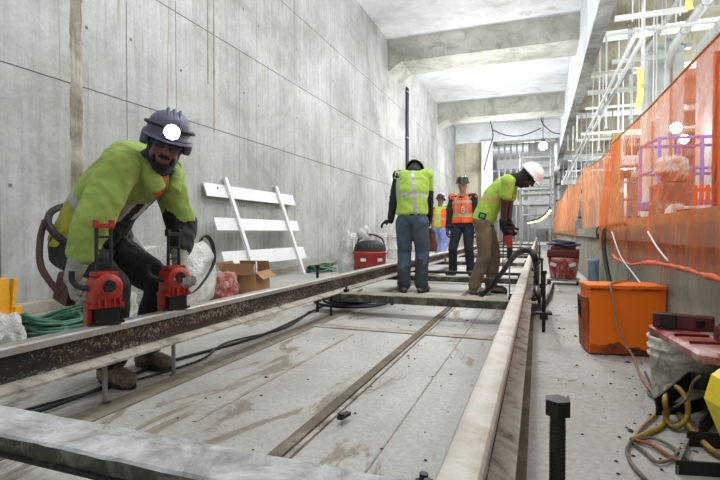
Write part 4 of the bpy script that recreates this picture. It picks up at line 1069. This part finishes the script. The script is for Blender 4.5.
one('battery_pack', lambda bm: (bx(bm, (BX+.105, BY-.29, .375), (.12, .09, .058), bev=.008), bx(bm, (BX+.105, BY-.29, .407), (.09, .07, .008), mi=1)), ['darkred', 'blacksteel'], label='dark block at the right end of the red tray, by the picture edge', cat='block')
t = empty('yellow_case', (.545, 1.74, 0), radians(12), 'yellow hard case at the right edge, in front of the bucket', 'case')
one('case_shell', lambda bm: prism(bm, [(-.045, .26), (-.025, .335), (.0, .355), (.20, .355), (.20, .0), (.06, .0)], -.05, .05), 'yellow', t)
one('case_mark', lambda bm: (bx(bm, (.015, -.052, .31), (.05, .004, .010), rot=rotm('Y', .5)), bx(bm, (.02, -.052, .275), (.04, .004, .010), rot=rotm('Y', .5)), bx(bm, (.03, -.052, .21), (.02, .004, .03))), 'black', t)
# folded steel brackets on the floor
t = empty('steel_bracket', (0, 0, 0), 0, 'dark folded steel bracket lying in front of the bucket', 'bracket')
def plate(bm, pts, h, th=.008):
    pts = [V(p) for p in pts]
    for a, b in zip(pts, pts[1:]):
        d = b-a; L = d.length; yaw = math.atan2(d.y, d.x); tilt = -math.atan2(d.z, V((d.x, d.y)).length)
        bx(bm, (a+b)/2+V((0, 0, h/2)), (L+th, th, h), rot=Matrix.Rotation(yaw, 3, 'Z') @ Matrix.Rotation(tilt, 3, 'Y'))
one('bracket_web', lambda bm: plate(bm, [atZ(657, 414, .04), atZ(690, 388, .12), atZ(716, 392, .12)], .07), 'blacksteel', t)
one('bracket_flange', lambda bm: plate(bm, [atZ(657, 415, .02), atZ(690, 414, .02), atZ(722, 402, .04)], .05), 'blacksteel', t)
one('bracket_foot', lambda bm: plate(bm, [atZ(700, 440, .0), atZ(716, 420, .0)], .07), 'blacksteel', t)
t = empty('flat_bar_stand', (0, 0, 0), 0, 'dark flat-bar frame lying on the floor in the bottom right corner', 'frame')
one('frame_bar', lambda bm: plate(bm, [atZ(688, 446, .0), atZ(735, 450, .0)], .055), 'blacksteel', t)
one('frame_bar', lambda bm: plate(bm, [atZ(677, 474, .0), atZ(735, 478, .0)], .045), 'blacksteel', t)
one('frame_bar', lambda bm: plate(bm, [atZ(688, 446, .0), atZ(677, 474, .0)], .03), 'steel', t)
# cords and hoses on the right floor
F = lambda px, py, z=.012: tuple(atZ(px, py, z))
cable('yellow_hose', [F(632, 440), F(646, 434), F(660, 427), F(667, 415, .03), F(665, 402, .10), F(667, 388, .12), F(678, 388, .14), F(687, 402, .10), F(687, 418, .04), F(676, 427, .02), F(667, 420, .02), F(664, 408, .05)], .0105, 'hoseyel', 'yellow hose curled in a loop in front of the bucket', 'hose', 6, 10)
cable('yellow_hose', [F(672, 404, .03), F(682, 418, .02), F(696, 434, .02), F(712, 450, .02), F(735, 462)], .0105, 'hoseyel', 'straight yellow hose running off the right edge over the steel frame', 'hose', 6, 10)
cable('extension_cord', [(.56, 3.66, .455), (.47, 3.5, .452), (.425, 3.37, .45), (.44, 3.345, .38), (.455, 3.34, .25), (.49, 3.33, .12), F(633, 356, .03), F(637, 368), F(643, 380), F(652, 392), F(657, 402), F(657, 412), F(648, 421), F(639, 430), F(633, 441)], .007, 'cordor', 'dusty orange cord draped over the front of the orange box', 'cord')
cable('extension_cord', [F(645, 372), F(650, 384), F(648, 393), F(656, 398), F(664, 402)], .006, 'cordgrey', 'short grey cord lying left of the bucket', 'cord')
cable('extension_cord', [F(633, 441), F(650, 438), F(668, 444), F(690, 460), F(705, 470)], .006, 'cordgrey', 'upper grey cord running right from the cord knot on the floor', 'cord')
cable('extension_cord', [F(632, 442), F(645, 452), F(658, 462), F(672, 458), F(680, 448)], .006, 'cordgrey', 'grey cord curving back from the cord knot towards the yellow hose', 'cord')
cable('extension_cord', [F(632, 441), F(627, 450), F(632, 464), F(648, 482)], .006, 'cordgrey', 'grey cord running from the cord knot to the bottom edge of the picture', 'cord')
cable('extension_cord', [F(634, 440), F(652, 445), F(668, 455), F(684, 464), F(700, 468)], .007, plain('rust_cord', srgb(150, 84, 52), .7), 'rust-brown cord between the grey cords on the floor at bottom right', 'cord')
cable('extension_cord', [F(700, 376, .30), F(692, 384, .24), F(688, 398, .15), F(680, 404, .10), F(664, 412, .02)], .004, 'cordgrey', 'thin pale cord hanging in front of the bucket', 'cord')
# debris on the slab
M['leafdark'] = plain('dark_chips', srgb(58, 36, 30), .8, bump=0)
def debris(bm):
    random.seed(77)
    for i in range(260):
        if i % 3: x = random.uniform(.1, .66); y = random.uniform(1.2, 6)
        else: x = random.uniform(-1.6, -.25); y = random.uniform(1.25, 5.5)
        s = random.uniform(.003, .010)*(1.7 if random.random() < .12 else 1); a = random.random()*3
        vs = [bm.verts.new((x+s*cos(a+k*2*pi/5)*random.uniform(.5, 1.4), y+s*sin(a+k*2*pi/5)*random.uniform(.5, 1.4), .002)) for k in range(5)]
        t_ = bm.verts.new((x, y, .002+s*.5))
        for k in range(5): bm.faces.new((vs[k], vs[(k+1) % 5], t_))
one('floor_chips', debris, 'leafdark', label='small dark chips and crumbs scattered over the slab and the right walkway', cat='debris', kind='stuff')
c = atZ(344, 417, .02)
one('rubber_clip', lambda bm: (bx(bm, (c.x, c.y, .026), (.026, .07, .016), bev=.004, rot=-.2), bx(bm, (c.x-.004, c.y-.02, .036), (.02, .016, .01), rot=-.2)), 'black', label='small black rubber clip lying on the floor channel between the rails', cat='clip')
c = atZ(471, 455, .2)
one('rubber_clip', lambda bm: (bx(bm, (-.235, 1.03, RB+.014), (.03, .05, .028), bev=.005, rot=.3), cyl(bm, (-.235, 1.03, RB+.02), (-.232, 1.03, RB+.05), .010, 8)), 'black', label='small dark clip on the nearest tie, just left of the right rail', cat='clip')
# ------------------------------------------------------------------ orange safety net on the parapet
def netsheet(name, pts_top, pts_bot, mat, label, amp=.03, seed=0, nu=70, nv=26, roll=True, parent=None):
    T = smoothpts(pts_top, 12); B = smoothpts(pts_bot, 12)
    def at(L, u):
        x = u*(len(L)-1); i = min(int(x), len(L)-2); return L[i].lerp(L[i+1], x-i)
    def f(bm):
        g = []
        for i in range(nu+1):
            u = i/nu; a, b = at(T, u), at(B, u); row = []
            md = V((min(a.x, b.x), (a.y+b.y)/2, PZ+.012)) if b.z < PZ-.02 else None
            for j in range(nv+1):
                v = j/nv
                if md is None: p = a.lerp(b, v)
                else: p = a.lerp(md, v/.7) if v < .7 else md.lerp(b, (v-.7)/.3)
                w = noise.noise(V((p.y*3.1+seed, v*.9, 0)))+.5*noise.noise(V((p.y*8+seed+v*1.3, v*1.4, 3)))
                q_ = amp*w*(.3+.7*sin(pi*min(1, v*1.05))); p = p+V((q_ if md is None or v < .6 else -abs(q_)*.4, 0, .25*amp*w))
                row.append(bm.verts.new(p))
            g.append(row)
        for i in range(nu):
            for j in range(nv): bm.faces.new((g[i][j], g[i+1][j], g[i+1][j+1], g[i][j+1]))
    t = empty(name, (0, 0, 0), 0, label, 'safety net', 'orange safety nets along the parapet')
    one('mesh_sheet', f, mat, t, True)
    one('top_cord', lambda bm: tube(bm, T, .009, 6), 'rope', t, True)
    if roll:
        one('bottom_hem', lambda bm: tube(bm, [p+V((-.012+.01*noise.noise(p*6), 0, .01*noise.noise(p*9))) for p in B], [.013+.010*noise.noise(p*5) for p in B], 8), 'nethem', t, True)
    return t
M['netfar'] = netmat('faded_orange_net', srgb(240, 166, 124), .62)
M['nethem'] = plain('rolled_orange_net', srgb(222, 104, 58), .8, 0, .3, 14)
NX = XP-.055
netsheet('safety_net', [(.88, 1.0, 1.72), (.86, 2.0, 1.76), (.84, 3.2, 1.77), (.82, 4.6, 1.77), (.82, 6.35, 1.84)],
         [tuple(atX(px, py, NX-.01)) for px, py in ((860, 318), (780, 300), (720, 279), (690, 270), (655, 263), (630, 264), (614, 256))], 'net', 'nearest orange net at the right, see-through above and draped down over the parapet face', .035, 3)
netsheet('safety_net', [(.80, 6.3, 1.82), (.80, 6.1, 1.80), (.80, 5.75, 1.78)], [(.685, 6.4, .56), (.68, 6.0, .60), (.685, 5.7, .66)], 'netdense', 'gathered bunch of orange net hanging at the timber post', .05, 8, nu=40, roll=False)
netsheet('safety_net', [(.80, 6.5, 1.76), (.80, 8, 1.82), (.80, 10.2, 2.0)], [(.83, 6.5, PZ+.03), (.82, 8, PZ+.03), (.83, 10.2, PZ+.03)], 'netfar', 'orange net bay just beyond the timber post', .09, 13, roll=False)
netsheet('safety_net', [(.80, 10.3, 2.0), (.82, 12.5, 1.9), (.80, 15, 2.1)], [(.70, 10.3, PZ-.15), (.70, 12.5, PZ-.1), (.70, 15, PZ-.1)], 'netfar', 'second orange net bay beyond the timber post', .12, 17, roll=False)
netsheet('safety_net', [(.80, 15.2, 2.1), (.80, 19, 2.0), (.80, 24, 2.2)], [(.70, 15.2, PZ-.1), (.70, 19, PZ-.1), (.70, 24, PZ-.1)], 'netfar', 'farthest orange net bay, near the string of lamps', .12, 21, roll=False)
for y, h, lb in ((6.42, 1.12, 'pale timber post on the parapet, nearest of the net posts'), (10.25, 1.2, 'timber net post between the first and second net bays beyond'), (15.1, 1.3, 'small timber net post farther along the parapet')):
    t = empty('net_post', (XP+.10, y, PZ), 0, lb, 'post', 'timber posts holding the net')
    one('post_timber', lambda bm: bx(bm, (0, 0, h/2), (.09, .10, h), bev=.004), 'wood', t)
    one('base_plate', lambda bm: bx(bm, (0, 0, .006), (.15, .18, .012)), 'steel', t)
    one('tie_wire', lambda bm: [tube(bm, [V((.055*cos(a), .06*sin(a), h*.93)) for a in [k*pi/5 for k in range(10)]], .006, 5, closed=True), tube(bm, [V((.055*cos(a), .06*sin(a), h*.5)) for a in [k*pi/5 for k in range(10)]], .006, 5, closed=True)], 'rope', t)
t = one('timber_rail', lambda bm: bx(bm, (XP+.16, 3.2, PZ+.045), (.05, 6.2, .09), bev=.004), 'wood', label='long timber plank lying on the parapet behind the nearest orange net', cat='plank')
M['tarp'] = netmat('orange_tarp', srgb(248, 152, 100), .85)
t = empty('orange_screen', (1.08, 2.6, .62), 0, 'solid orange screen behind the nearest net at the right edge', 'screen')
one('screen_cloth', lambda bm: [bb(bm, (-.004, -1.5+i*.26, .0), (.004, -1.24+i*.26, 1.24)) for i in range(10)], 'tarp', t)
one('screen_post', lambda bm: bx(bm, (.0, 1.12, .66), (.04, .04, 1.32)), 'orange_d', t)
one('screen_rail', lambda bm: bx(bm, (.02, -.2, 1.26), (.03, 2.7, .03)), 'orange_d', t)
cable('hanging_string', [tuple(atX(648, 232, NX-.04)), tuple(atX(657, 247, NX-.045)), tuple(atX(668, 261, NX-.04))], .006, 'white', 'short white cord hanging over the net above the orange box', 'string')
cable('hanging_string', [tuple(atX(612, 232, NX-.05)), tuple(atX(620, 255, NX-.045)), tuple(atX(632, 272, NX-.02)), tuple(atX(646, 290, NX))], .006, 'white', 'long thin white cord slanting down the parapet behind the orange box', 'string')
# ------------------------------------------------------------------ beyond the parapet
M['blueframe'] = plain('blue_frame', srgb(80, 96, 168), .5, 0, .1); M['brown'] = plain('brown_clutter', srgb(120, 82, 62), .8, 0, .4, 6, srgb(190, 170, 150), .4)
M['slat'] = plain('orange_red_slats', srgb(224, 74, 26), .6, 0, .1); M['amb2'] = plain('yellow_boom', srgb(224, 186, 70), .6, 0, .15); M['flood'] = emis('flood_lamp', (1, .98, .96, 1), 25)
PF = .62
t = empty('column', (3.15, 15.2, PF), 0, 'wide pale column beyond the orange net, left of the blue lift cage', 'column')
one('column_shaft', lambda bm: bx(bm, (0, 0, 2.6), (.85, .8, 5.2), bev=.03), 'cladding', t)
one('column_base', lambda bm: bx(bm, (0, 0, .08), (1.0, .95, .16)), 'rwall', t)
one('column_duct', lambda bm: (cyl(bm, (-.3, -.45, .2), (-.3, -.45, 5), .02, 8), cyl(bm, (.12, -.45, .2), (.12, -.45, 5), .025, 8)), 'cordor', t)
# blue lift
t = empty('scissor_lift', (2.75, 10.6, PF), radians(8), 'blue lift cage with a white deck beyond the orange net, below the bright flood lamps', 'lift')
def bar(bm, a, b, r=.03): tube(bm, [V(a), V(b)], r, 6)
one('lift_base', lambda bm: (bx(bm, (.2, 0, .14), (2.0, 1.0, .26), bev=.03), [cyl(bm, (x, s*.5-.06, .0+.16), (x, s*.5+.06, .16), .16, 14) for x in (-.5, .9) for s in (-1, 1)]), 'blueframe', t)
one('scissor_arms', lambda bm: [bar(bm, (-.6, s*.35, .28), (1.0, s*.35, .62), .03) for s in (-1, 1)]+[bar(bm, (1.0, s*.35, .28), (-.6, s*.35, .62), .03) for s in (-1, 1)], 'darkgrey', t)
one('lift_deck', lambda bm: bx(bm, (.2, 0, .70), (2.0, 1.0, .12)), 'white', t)
one('deck_skirt', lambda bm: [bx(bm, (.2, s*.51, .66), (2.04, .03, .16)) for s in (-1, 1)]+[bx(bm, (.2+s*1.01, 0, .66), (.03, 1.04, .16)) for s in (-1, 1)], 'blueframe', t)
def cage(bm):
    for x in (-.78, -.1, .55, 1.18):
        for s in (-1, 1): bar(bm, (x, s*.48, .7), (x, s*.48, 1.85), .032)
    for z in (1.3, 1.85):
        for s in (-1, 1): bar(bm, (-.78, s*.48, z), (1.18, s*.48, z), .03)
        for x in (-.78, 1.18): bar(bm, (x, -.48, z), (x, .48, z), .03)
one('guard_rail', cage, 'blueframe', t)
one('control_box', lambda bm: bx(bm, (-.6, -.5, 1.15), (.25, .12, .3), bev=.02), 'slat', t)
t = empty('plastic_barrier', (2.35, 8.9, PF), radians(-8), 'orange-red slatted barrier beyond the orange net, left of the blue lift cage', 'barrier')
one('slat_panel', lambda bm: [bx(bm, (-.2+i*.08, 0, .62+.03*(i % 2)), (.055, .04, .55)) for i in range(6)]+[bx(bm, (0, .02, z), (.52, .04, .05)) for z in (.42, .82)], 'slat', t)
one('barrier_foot', lambda bm: [bx(bm, (s*.2, 0, .03), (.06, .4, .06)) for s in (-1, 1)]+[bx(bm, (s*.2, 0, .2), (.04, .04, .4)) for s in (-1, 1)], 'blacksteel', t)
t = empty('portable_machine', (1.75, 7.9, PF), .2, 'brown and white machine heaped with bags beyond the net, right of the timber post', 'machine')
one('machine_body', lambda bm: (bx(bm, (0, 0, .42), (.36, .5, .84), bev=.03), bx(bm, (.02, -.1, .92), (.26, .3, .14), bev=.03)), 'brown', t)
one('machine_drum', lambda bm: (tube(bm, [V((-.05, -.32, .42)), V((-.05, -.2, .42))], .13, 16)), 'white', t)
one('machine_cover', lambda bm: heap(bm, (.2, .26, .2), 51, (0, 0, .98)), 'bag', t, True)
for i, (x, y, sx, sy, sz, m, lb) in enumerate(((1.5, 5.6, .34, .4, .38, 'brown', 'brown crate just behind the nearest orange net'), (1.75, 4.9, .5, .4, .34, 'bluebin', 'pale blue bin behind the orange net, below the blue lift cage'), (2.0, 6.6, .5, .4, .42, 'white', 'white crate behind the orange net, left of the pale blue bin'), (1.5, 3.9, .3, .5, .36, 'brown', 'brown box behind the orange net near the picture edge'), (2.9, 6.7, .8, .5, .6, 'bluebin', 'wide pale blue crate beyond the orange net, under the yellow boom'))):
    t = empty('crate', (x, y, PF), .2*i, lb, 'crate')
    one('crate_body', lambda bm: (bx(bm, (0, 0, sz/2), (sx, sy, sz), bev=.015), [bx(bm, (0, 0, sz*q), (sx+.02, sy+.02, .03)) for q in (.3, .7)]), m, t)
    one('crate_lid', lambda bm: bx(bm, (0, 0, sz+.015), (sx+.03, sy+.03, .03), bev=.006), 'white' if m != 'white' else 'brown', t)
t = empty('boom_lift', (2.35, 7.6, PF), radians(-20), 'yellow boom arm with dark joints beyond the orange net at the right edge', 'lift')
one('boom_arm', lambda bm: (bx(bm, (0.5, 0, 1.05), (1.1, .16, .13), bev=.02, rot=rotm('Y', -.12)), bx(bm, (.5, 0, .82), (.9, .14, .12), bev=.02, rot=rotm('Y', .1))), 'amb2', t)
one('turret', lambda bm: (bx(bm, (.45, 0, .32), (.6, .6, .4), bev=.05), cyl(bm, (.2, 0, 0), (.2, 0, .12), .35, 20)), 'amb2', t)
one('boom_joint', lambda bm: [tube(bm, [V((x, -.16, z)), V((x, .16, z))], .06, 12) for x, z in ((-.0, .95), (.3, 1.04), (.1, .8))], 'darkgrey', t)
# flood lamps
for px, py, X, r, lb in ((676, 128, 3.1, .13, 'left flood lamp glowing beyond the orange net'), (684, 139, 3.0, .10, 'right flood lamp glowing beyond the orange net, by the blue cage')):
    p = atX(px, py, X); t = empty('flood_lamp', (p.x, p.y, PF), 0, lb, 'lamp', 'flood lamps beyond the net')
    one('lamp_globe', lambda bm: ball(bm, (0, 0, p.z-PF), r, 16, 12), 'flood', t, True)
    one('lamp_pole', lambda bm: (cyl(bm, (0, .05, 0), (0, .05, p.z-PF+.1), .02, 8), [bar(bm, (0, .05, .4), (.35*cos(a), .05+.35*sin(a), .0), .012) for a in (0, 2.1, 4.2)]), 'darkgrey', t)
# ------------------------------------------------------------------ overhead services beyond the girder
CR = HC+6.0
def trap(pl, pr, Y, th, label, rods=(.15, .85), low=0):
    a, b = atY(*pl, Y), atY(*pr, Y); b.z = a.z
    t = empty('pipe_hanger', (0, 0, 0), 0, label, 'hanger', 'hangers under the ceiling beyond the girder')
    one('strut', lambda bm: (bb(bm, (a.x, Y-.03, a.z-th/2), (b.x, Y+.03, a.z+th/2))), 'whitepipe', t)
    for q in rods:
        x = a.x+(b.x-a.x)*q
        one('hanger_rod', lambda bm: cyl(bm, (x, Y, a.z-.1-low), (x, Y, CR), .013, 6), 'whitepipe', t)
trap((615, 19), (688, 4), 10.6, .10, 'nearest white hanger bar above the parapet, at the top of the picture', (.25, .9))
trap((606, 35), (722, 18), 11.9, .06, 'long thin white hanger bar reaching the right edge of the picture', (.3, .5, .62))
trap((590, 75), (645, 70), 15.4, .07, 'white hanger bar level with the yellow tape, upper of a pair', (.2, .8))
trap((588, 93), (648, 87), 15.6, .13, 'thick white hanger bar, lower of a pair by the yellow tape', (.3, .7))
trap((612, 62), (668, 55), 13.4, .10, 'white hanger bar with dark clamps, above the yellow tape', (.3, .8))
trap((585, 109), (646, 101), 17.5, .07, 'thin white hanger bar below the thick one', (.3, .9))
for k, (Y, z, lb) in enumerate(((20, 3.7, 'sixth'), (22.5, 3.9, 'seventh'), (25, 3.6, 'eighth'), (28, 3.8, 'ninth'), (31, 3.6, 'tenth'), (35, 3.7, 'eleventh'))):
    t = empty('pipe_hanger', (0, 0, 0), 0, 'white hanger bar far down the right bay, %s from the camera' % lb, 'hanger', 'hangers under the ceiling beyond the girder')
    one('strut', lambda bm: bb(bm, (1.5, Y-.04, HC+z-.05), (5.2, Y+.04, HC+z+.05)), 'whitepipe', t)
    for x in (1.9, 3.2, 4.6): one('hanger_rod', lambda bm: cyl(bm, (x, Y, HC+z-1.0), (x, Y, CR), .018, 6), 'whitepipe', t)
pipes = [(1.62, 3.55, .035, 'whitepipe', 'slim pale pipe running along the girder'), (1.9, 3.8, .045, 'whitepipe', 'second pale pipe, just right of the slim pipe along the girder'),
         (4.3, 4.0, .09, 'whitepipe', 'pale duct pipe far right in the bay')]
for X, z, r, m, lb in pipes:
    y0 = 10 if X < 3 else 14
    t = empty('ceiling_pipe', (0, 0, 0), 0, lb, 'pipe', 'pipes along the right bay ceiling')
    one('pipe_run', lambda bm: tube(bm, [V((X, y0+1.5*(X-1.6), HC+z)), V((X, 46, HC+z))], r, 12), m, t, True)
    for y in range(18, 45, 8): one('pipe_coupling', lambda bm: tube(bm, [V((X, y, HC+z)), V((X, y+.16, HC+z))], r+.02, 12), 'greypipe', t, True)
t = empty('ventilation_duct', (0, 0, 0), 0, 'large grey duct slanting down from the top right corner beside the pale cladding', 'duct')
one('duct_run', lambda bm: tube(bm, [V((3.15, 6, HC+4.65)), V((3.15, 14, HC+4.65)), V((3.15, 14.6, HC+4.3))], .10, 16), 'whitepipe', t, True)
one('duct_run', lambda bm: tube(bm, [V((2.75, 6, HC+4.9)), V((2.75, 15, HC+4.9))], .06, 12), 'whitepipe', t, True)
for y in (7, 8.5, 10, 11.5, 13): one('duct_band', lambda bm: tube(bm, [V((3.15, y, HC+4.65)), V((3.15, y+.06, HC+4.65))], .115, 16), 'greypipe', t, True)
# hanging pipe with yellow tape
p = atY(643, 70, 11.2)
t = empty('drop_pipe', (p.x, 11.2, 0), 0, 'thick white vertical pipe hanging from the ceiling above the net, ending at the yellow tape', 'pipe')
one('pipe_run', lambda bm: cyl(bm, (0, 0, p.z), (0, 0, CR), .038, 12), 'whitepipe', t, True)
M['tape'] = plain('yellow_tape', srgb(216, 220, 130), .5, 0, .1, 5, srgb(90, 90, 40), .22)
q = atY(637, 110, 11.2)
one('caution_tape', lambda bm: ribbon(bm, [(p.x-.05, 11.16, p.z+.02), (p.x-.05, 11.15, p.z-.3), (q.x+.05, 11.16, (p.z+q.z)/2-.1), (q.x, 11.17, q.z)], (1, .3, 0), .13, .004), 'tape', label='yellow caution tape dangling from the thick white vertical pipe', cat='tape', group='yellow caution tapes')
q = atY(692, 2, 9)
one('caution_tape', lambda bm: ribbon(bm, [(q.x, 9, q.z+.8), (q.x+.03, 9, q.z+.3), (q.x-.04, 9, q.z), (q.x-.02, 9, q.z-.12)], (1, .3, 0), .12, .004), 'tape', label='yellow caution tape dangling at the top edge of the picture', cat='tape', group='yellow caution tapes')
for i, (px, py, Y) in enumerate(((653, 120, 12), (656, 118, 12.2), (665, 105, 12.5), (599, 150, 16), (606, 128, 16.5), (631, 118, 14.5), (577, 140, 20), (573, 150, 22), (568, 150, 24), (618, 140, 17))):
    p = atY(px, py, Y)
    one('hanger_rod', lambda bm: (cyl(bm, (p.x, p.y, p.z), (p.x, p.y, CR), .016 if i < 3 else .024, 6), bx(bm, (p.x, p.y, p.z), (.09, .09, .05))), 'whitepipe', label='thin white rod dropping from the ceiling beyond the girder', cat='rod', group='thin ceiling rods beyond the girder')
# ductwork and plant far down the right bay
random.seed(41)
for i in range(16):
    Y = 18+i*1.7; X = random.uniform(1.7, 4.8); z = random.uniform(2.0, 3.4)
    L = random.uniform(.5, 1.6); m = random.choice(['greypipe', 'darkgrey', 'whitepipe', 'greypipe'])
    t = empty('duct_box', (X, Y, HC+z), random.uniform(-.1, .1), 'grey duct piece hung far down the right bay among the pipes', 'duct', 'hung duct pieces in the right bay')
    one('duct_body', lambda bm: (bx(bm, (0, 0, 0), (L, .5, .3), bev=.02), bx(bm, (L*.3, -.26, 0), (.25, .03, .2))), m, t)
    for s in (-1, 1): one('hanger_rod', lambda bm: cyl(bm, (s*L*.4, 0, .1), (s*L*.4, 0, 6.0-z), .015, 6), 'whitepipe', t)
# bracing diagonals
for a, b, lb in (((600, 112), (628, 72), 'grey diagonal brace left of the yellow tape'), ((640, 50), (668, 20), 'pale diagonal brace right of the thick vertical pipe'), ((668, 38), (688, 46), 'short pale brace by the cladding top edge')):
    p, q = atY(*a, 14), atY(*b, 14.4)
    one('diagonal_brace', lambda bm: (tube(bm, [p, q], .03, 6), bx(bm, p, (.12, .12, .12)), bx(bm, q, (.12, .12, .12))), 'greypipe', label=lb, cat='brace', group='diagonal braces')
# right bay end: lattice of framing
t = empty('steel_framing', (0, 44, 0), 0, 'tall grey steel framing closing the far end of the right bay', 'framing')
for i in range(9): one('framing_column', lambda bm: bx(bm, (1.6+i*1.0, 0, 3.3), (.18, .18, 6.4)), 'greypipe', t)
for z in (2.0, 3.4, 4.8, 6.0): one('framing_beam', lambda bm: bx(bm, (5.6, 0, z), (8.4, .2, .2)), 'darkgrey', t)
# ------------------------------------------------------------------ far end of the tunnel
t = empty('white_column', (-2.78, 28.6, 0), 0, 'tall white boxed column at the far left end, above the orange-vested worker', 'column')
one('column_shaft', lambda bm: bx(bm, (0, 0, 3.0), (.62, .3, 6.0), bev=.02), 'white', t)
one('column_base', lambda bm: bx(bm, (0, 0, .1), (.8, .5, .2)), 'rwall', t)
t = empty('stud_wall', (-.75, 31.5, 0), 0, 'unfinished grey metal stud wall across the far end of the tunnel', 'stud wall')
one('top_track', lambda bm: bx(bm, (0, 0, 6.4), (3.4, .16, .16)), 'white', t)
one('floor_band', lambda bm: (bx(bm, (0, 0, 5.05), (3.4, .4, .5)), bx(bm, (0, -.2, 4.75), (3.4, .1, .1))), 'greypipe', t)
for i in range(7): one('stud', lambda bm: bx(bm, (-1.6+i*.36, 0, 3.2), (.10, .14, 6.3)), 'steel', t)
one('backing_board', lambda bm: bx(bm, (.9, .12, 3.6), (1.5, .05, 5.2)), 'greypipe', t)
one('lower_band', lambda bm: (bx(bm, (.3, -.1, 3.5), (2.6, .3, .25)), bx(bm, (.3, -.1, 2.6), (2.6, .3, .3))), 'greypipe', t)
t = empty('scaffold_tower', (.2, 24, 0), 0, 'grey scaffold of tubes and decks at the far end, above the white hard hat', 'scaffold')
for x in (-1.0, .35):
    for y in (0, 1.2): one('scaffold_post', lambda bm: cyl(bm, (x, y, 0), (x, y, 4.6), .04, 8), 'greypipe', t)
for z in (2.6, 3.4, 4.3): one('scaffold_deck', lambda bm: bx(bm, (-.3, .6, z), (1.5, 1.2, .08)), 'greypipe', t)
for y in (0, 1.2):
    for z in (1.6, 3.0, 3.8, 4.5): one('scaffold_ledger', lambda bm: bar(bm, (-1.0, y, z), (.35, y, z), .025), 'greypipe', t)
one('scaffold_brace', lambda bm: bar(bm, (-1.0, 0, 1.6), (.35, 0, 3.0), .02), 'greypipe', t)
M['bulb'] = emis('bulb_glow', (1, 1, 1, 1), 30); M['bulbwarm'] = emis('warm_bulb', (1, .76, .34, 1), 1.6)
def ceilbulb(px, py, Y, r, lb, zc=None):
    p = atY(px, py, Y); zc = zc or CZ
    t = empty('ceiling_lamp', (p.x, p.y, p.z), 0, lb, 'lamp', 'bare lamps hung in the tunnel')
    one('lamp_globe', lambda bm: ball(bm, (0, 0, 0), r, 16, 12), 'bulb', t, True)
    one('lamp_socket', lambda bm: cyl(bm, (0, 0, r*.8), (0, 0, r*1.8), r*.5, 10), 'darkgrey', t)
    one('lamp_cable', lambda bm: cyl(bm, (0, 0, r*1.7), (0, 0, zc-p.z), .02, 6), 'darkgrey', t)
ceilbulb(487, 72, 19, .17, 'bright bare lamp under the ceiling between the two concrete beams')
ceilbulb(543, 146, 26, .20, 'bright bare lamp over the far end, beside the girder')
ceilbulb(548, 207, 33, .20, 'bright lamp low at the far end, above the string of warm bulbs')
# festoon
fp = [atY(px, py, Y) for px, py, Y in ((528, 223, 30), (531, 222.5, 28), (534, 222, 26), (538, 221, 24), (542, 219, 21), (546, 216, 18.5), (550, 211, 16.5))]
cable('festoon_cable', [tuple(p+V((0, 0, .12))) for p in fp], .015, 'black', 'black cable of the string of warm bulbs at the far end', 'cable')
for p in fp+[fp[i].lerp(fp[i+1], .5) for i in range(6)]:
    one('festoon_bulb', lambda bm: (ball(bm, p, .05, 10, 8), cyl(bm, p+V((0, 0, .04)), p+V((0, 0, .13)), .03, 6, mi=1)), ['bulbwarm', 'black'], None, True, label='warm yellow bulb on the string of lamps at the far end', cat='bulb', group='warm bulbs on the far string')
# loose cables hanging across the far opening
for pts, lb in (([(488, 112), (491, 124), (493, 136), (489, 150), (484, 170)], 'thin dark cable dropping beside the far white column'), ([(493, 130), (505, 135), (518, 136), (530, 133), (541, 128)], 'thin dark cable sagging under the far ceiling left of the bare lamp'), ([(541, 108), (542, 122), (552, 132), (562, 134)], 'thin dark cable dropping to the lamp beside the girder')):
    cable('loose_cable', [tuple(atY(px, py, 27.5)) for px, py in pts], .03, 'darkgrey', lb, 'cable')
WORLD = .8; EXPO = .26
POINT_LIGHTS = [((-1.7, 1.5, 5.6), 110), ((-1.2, 5, 5.4), 240), ((-1.2, 9.8, 4.4), 300), ((-1.6, 15.8, 4.0), 330), ((-1.83, 19, 6.0), 260), ((-1.7, 25, 4.2), 420), ((-.5, 36, 4.5), 800),  # includes an unseen light under the front beam, added to brighten its soffit
         ((5, 9, 4.9), 380), ((2.3, 5, 4.4), 160), ((4, 17, 4.6), 430), ((5, 28, 4.6), 500), ((6, 42, 4.6), 450), ((2.6, 9.0, 2.9), 90), ((2.2, 4.2, 2.6), 60), ((.1, .9, 4.6), 45)]  # last one is an unseen fill added for the right foreground
# ------------------------------------------------------------------ light
w = bpy.data.worlds.new('world'); S.world = w; w.use_nodes = True
w.node_tree.nodes['Background'].inputs['Color'].default_value = (.94, .965, 1, 1)
w.node_tree.nodes['Background'].inputs['Strength'].default_value = WORLD
def lamp(loc, e, r=.25, col=(.965, .98, 1)):  # bare point light, most of them with no fixture modelled
    d = bpy.data.lights.new('lamp', 'POINT'); d.energy = e; d.shadow_soft_size = r; d.color = col
    o = bpy.data.objects.new('lamp', d); C.objects.link(o); o.location = loc; return o  # also names the added unseen soffit and fill lights
for loc, e in POINT_LIGHTS: lamp(loc, e)
S.view_settings.view_transform = 'Standard'; S.view_settings.look = 'None'
S.view_settings.gamma = 1; S.view_settings.use_curve_mapping = False
S.view_settings.exposure = EXPO
S.cycles.use_denoising = True
S.cycles.max_bounces = 8; S.cycles.diffuse_bounces = 4; S.cycles.transparent_max_bounces = 16
S.cycles.sample_clamp_indirect = 6
S.cycles.use_adaptive_sampling = True
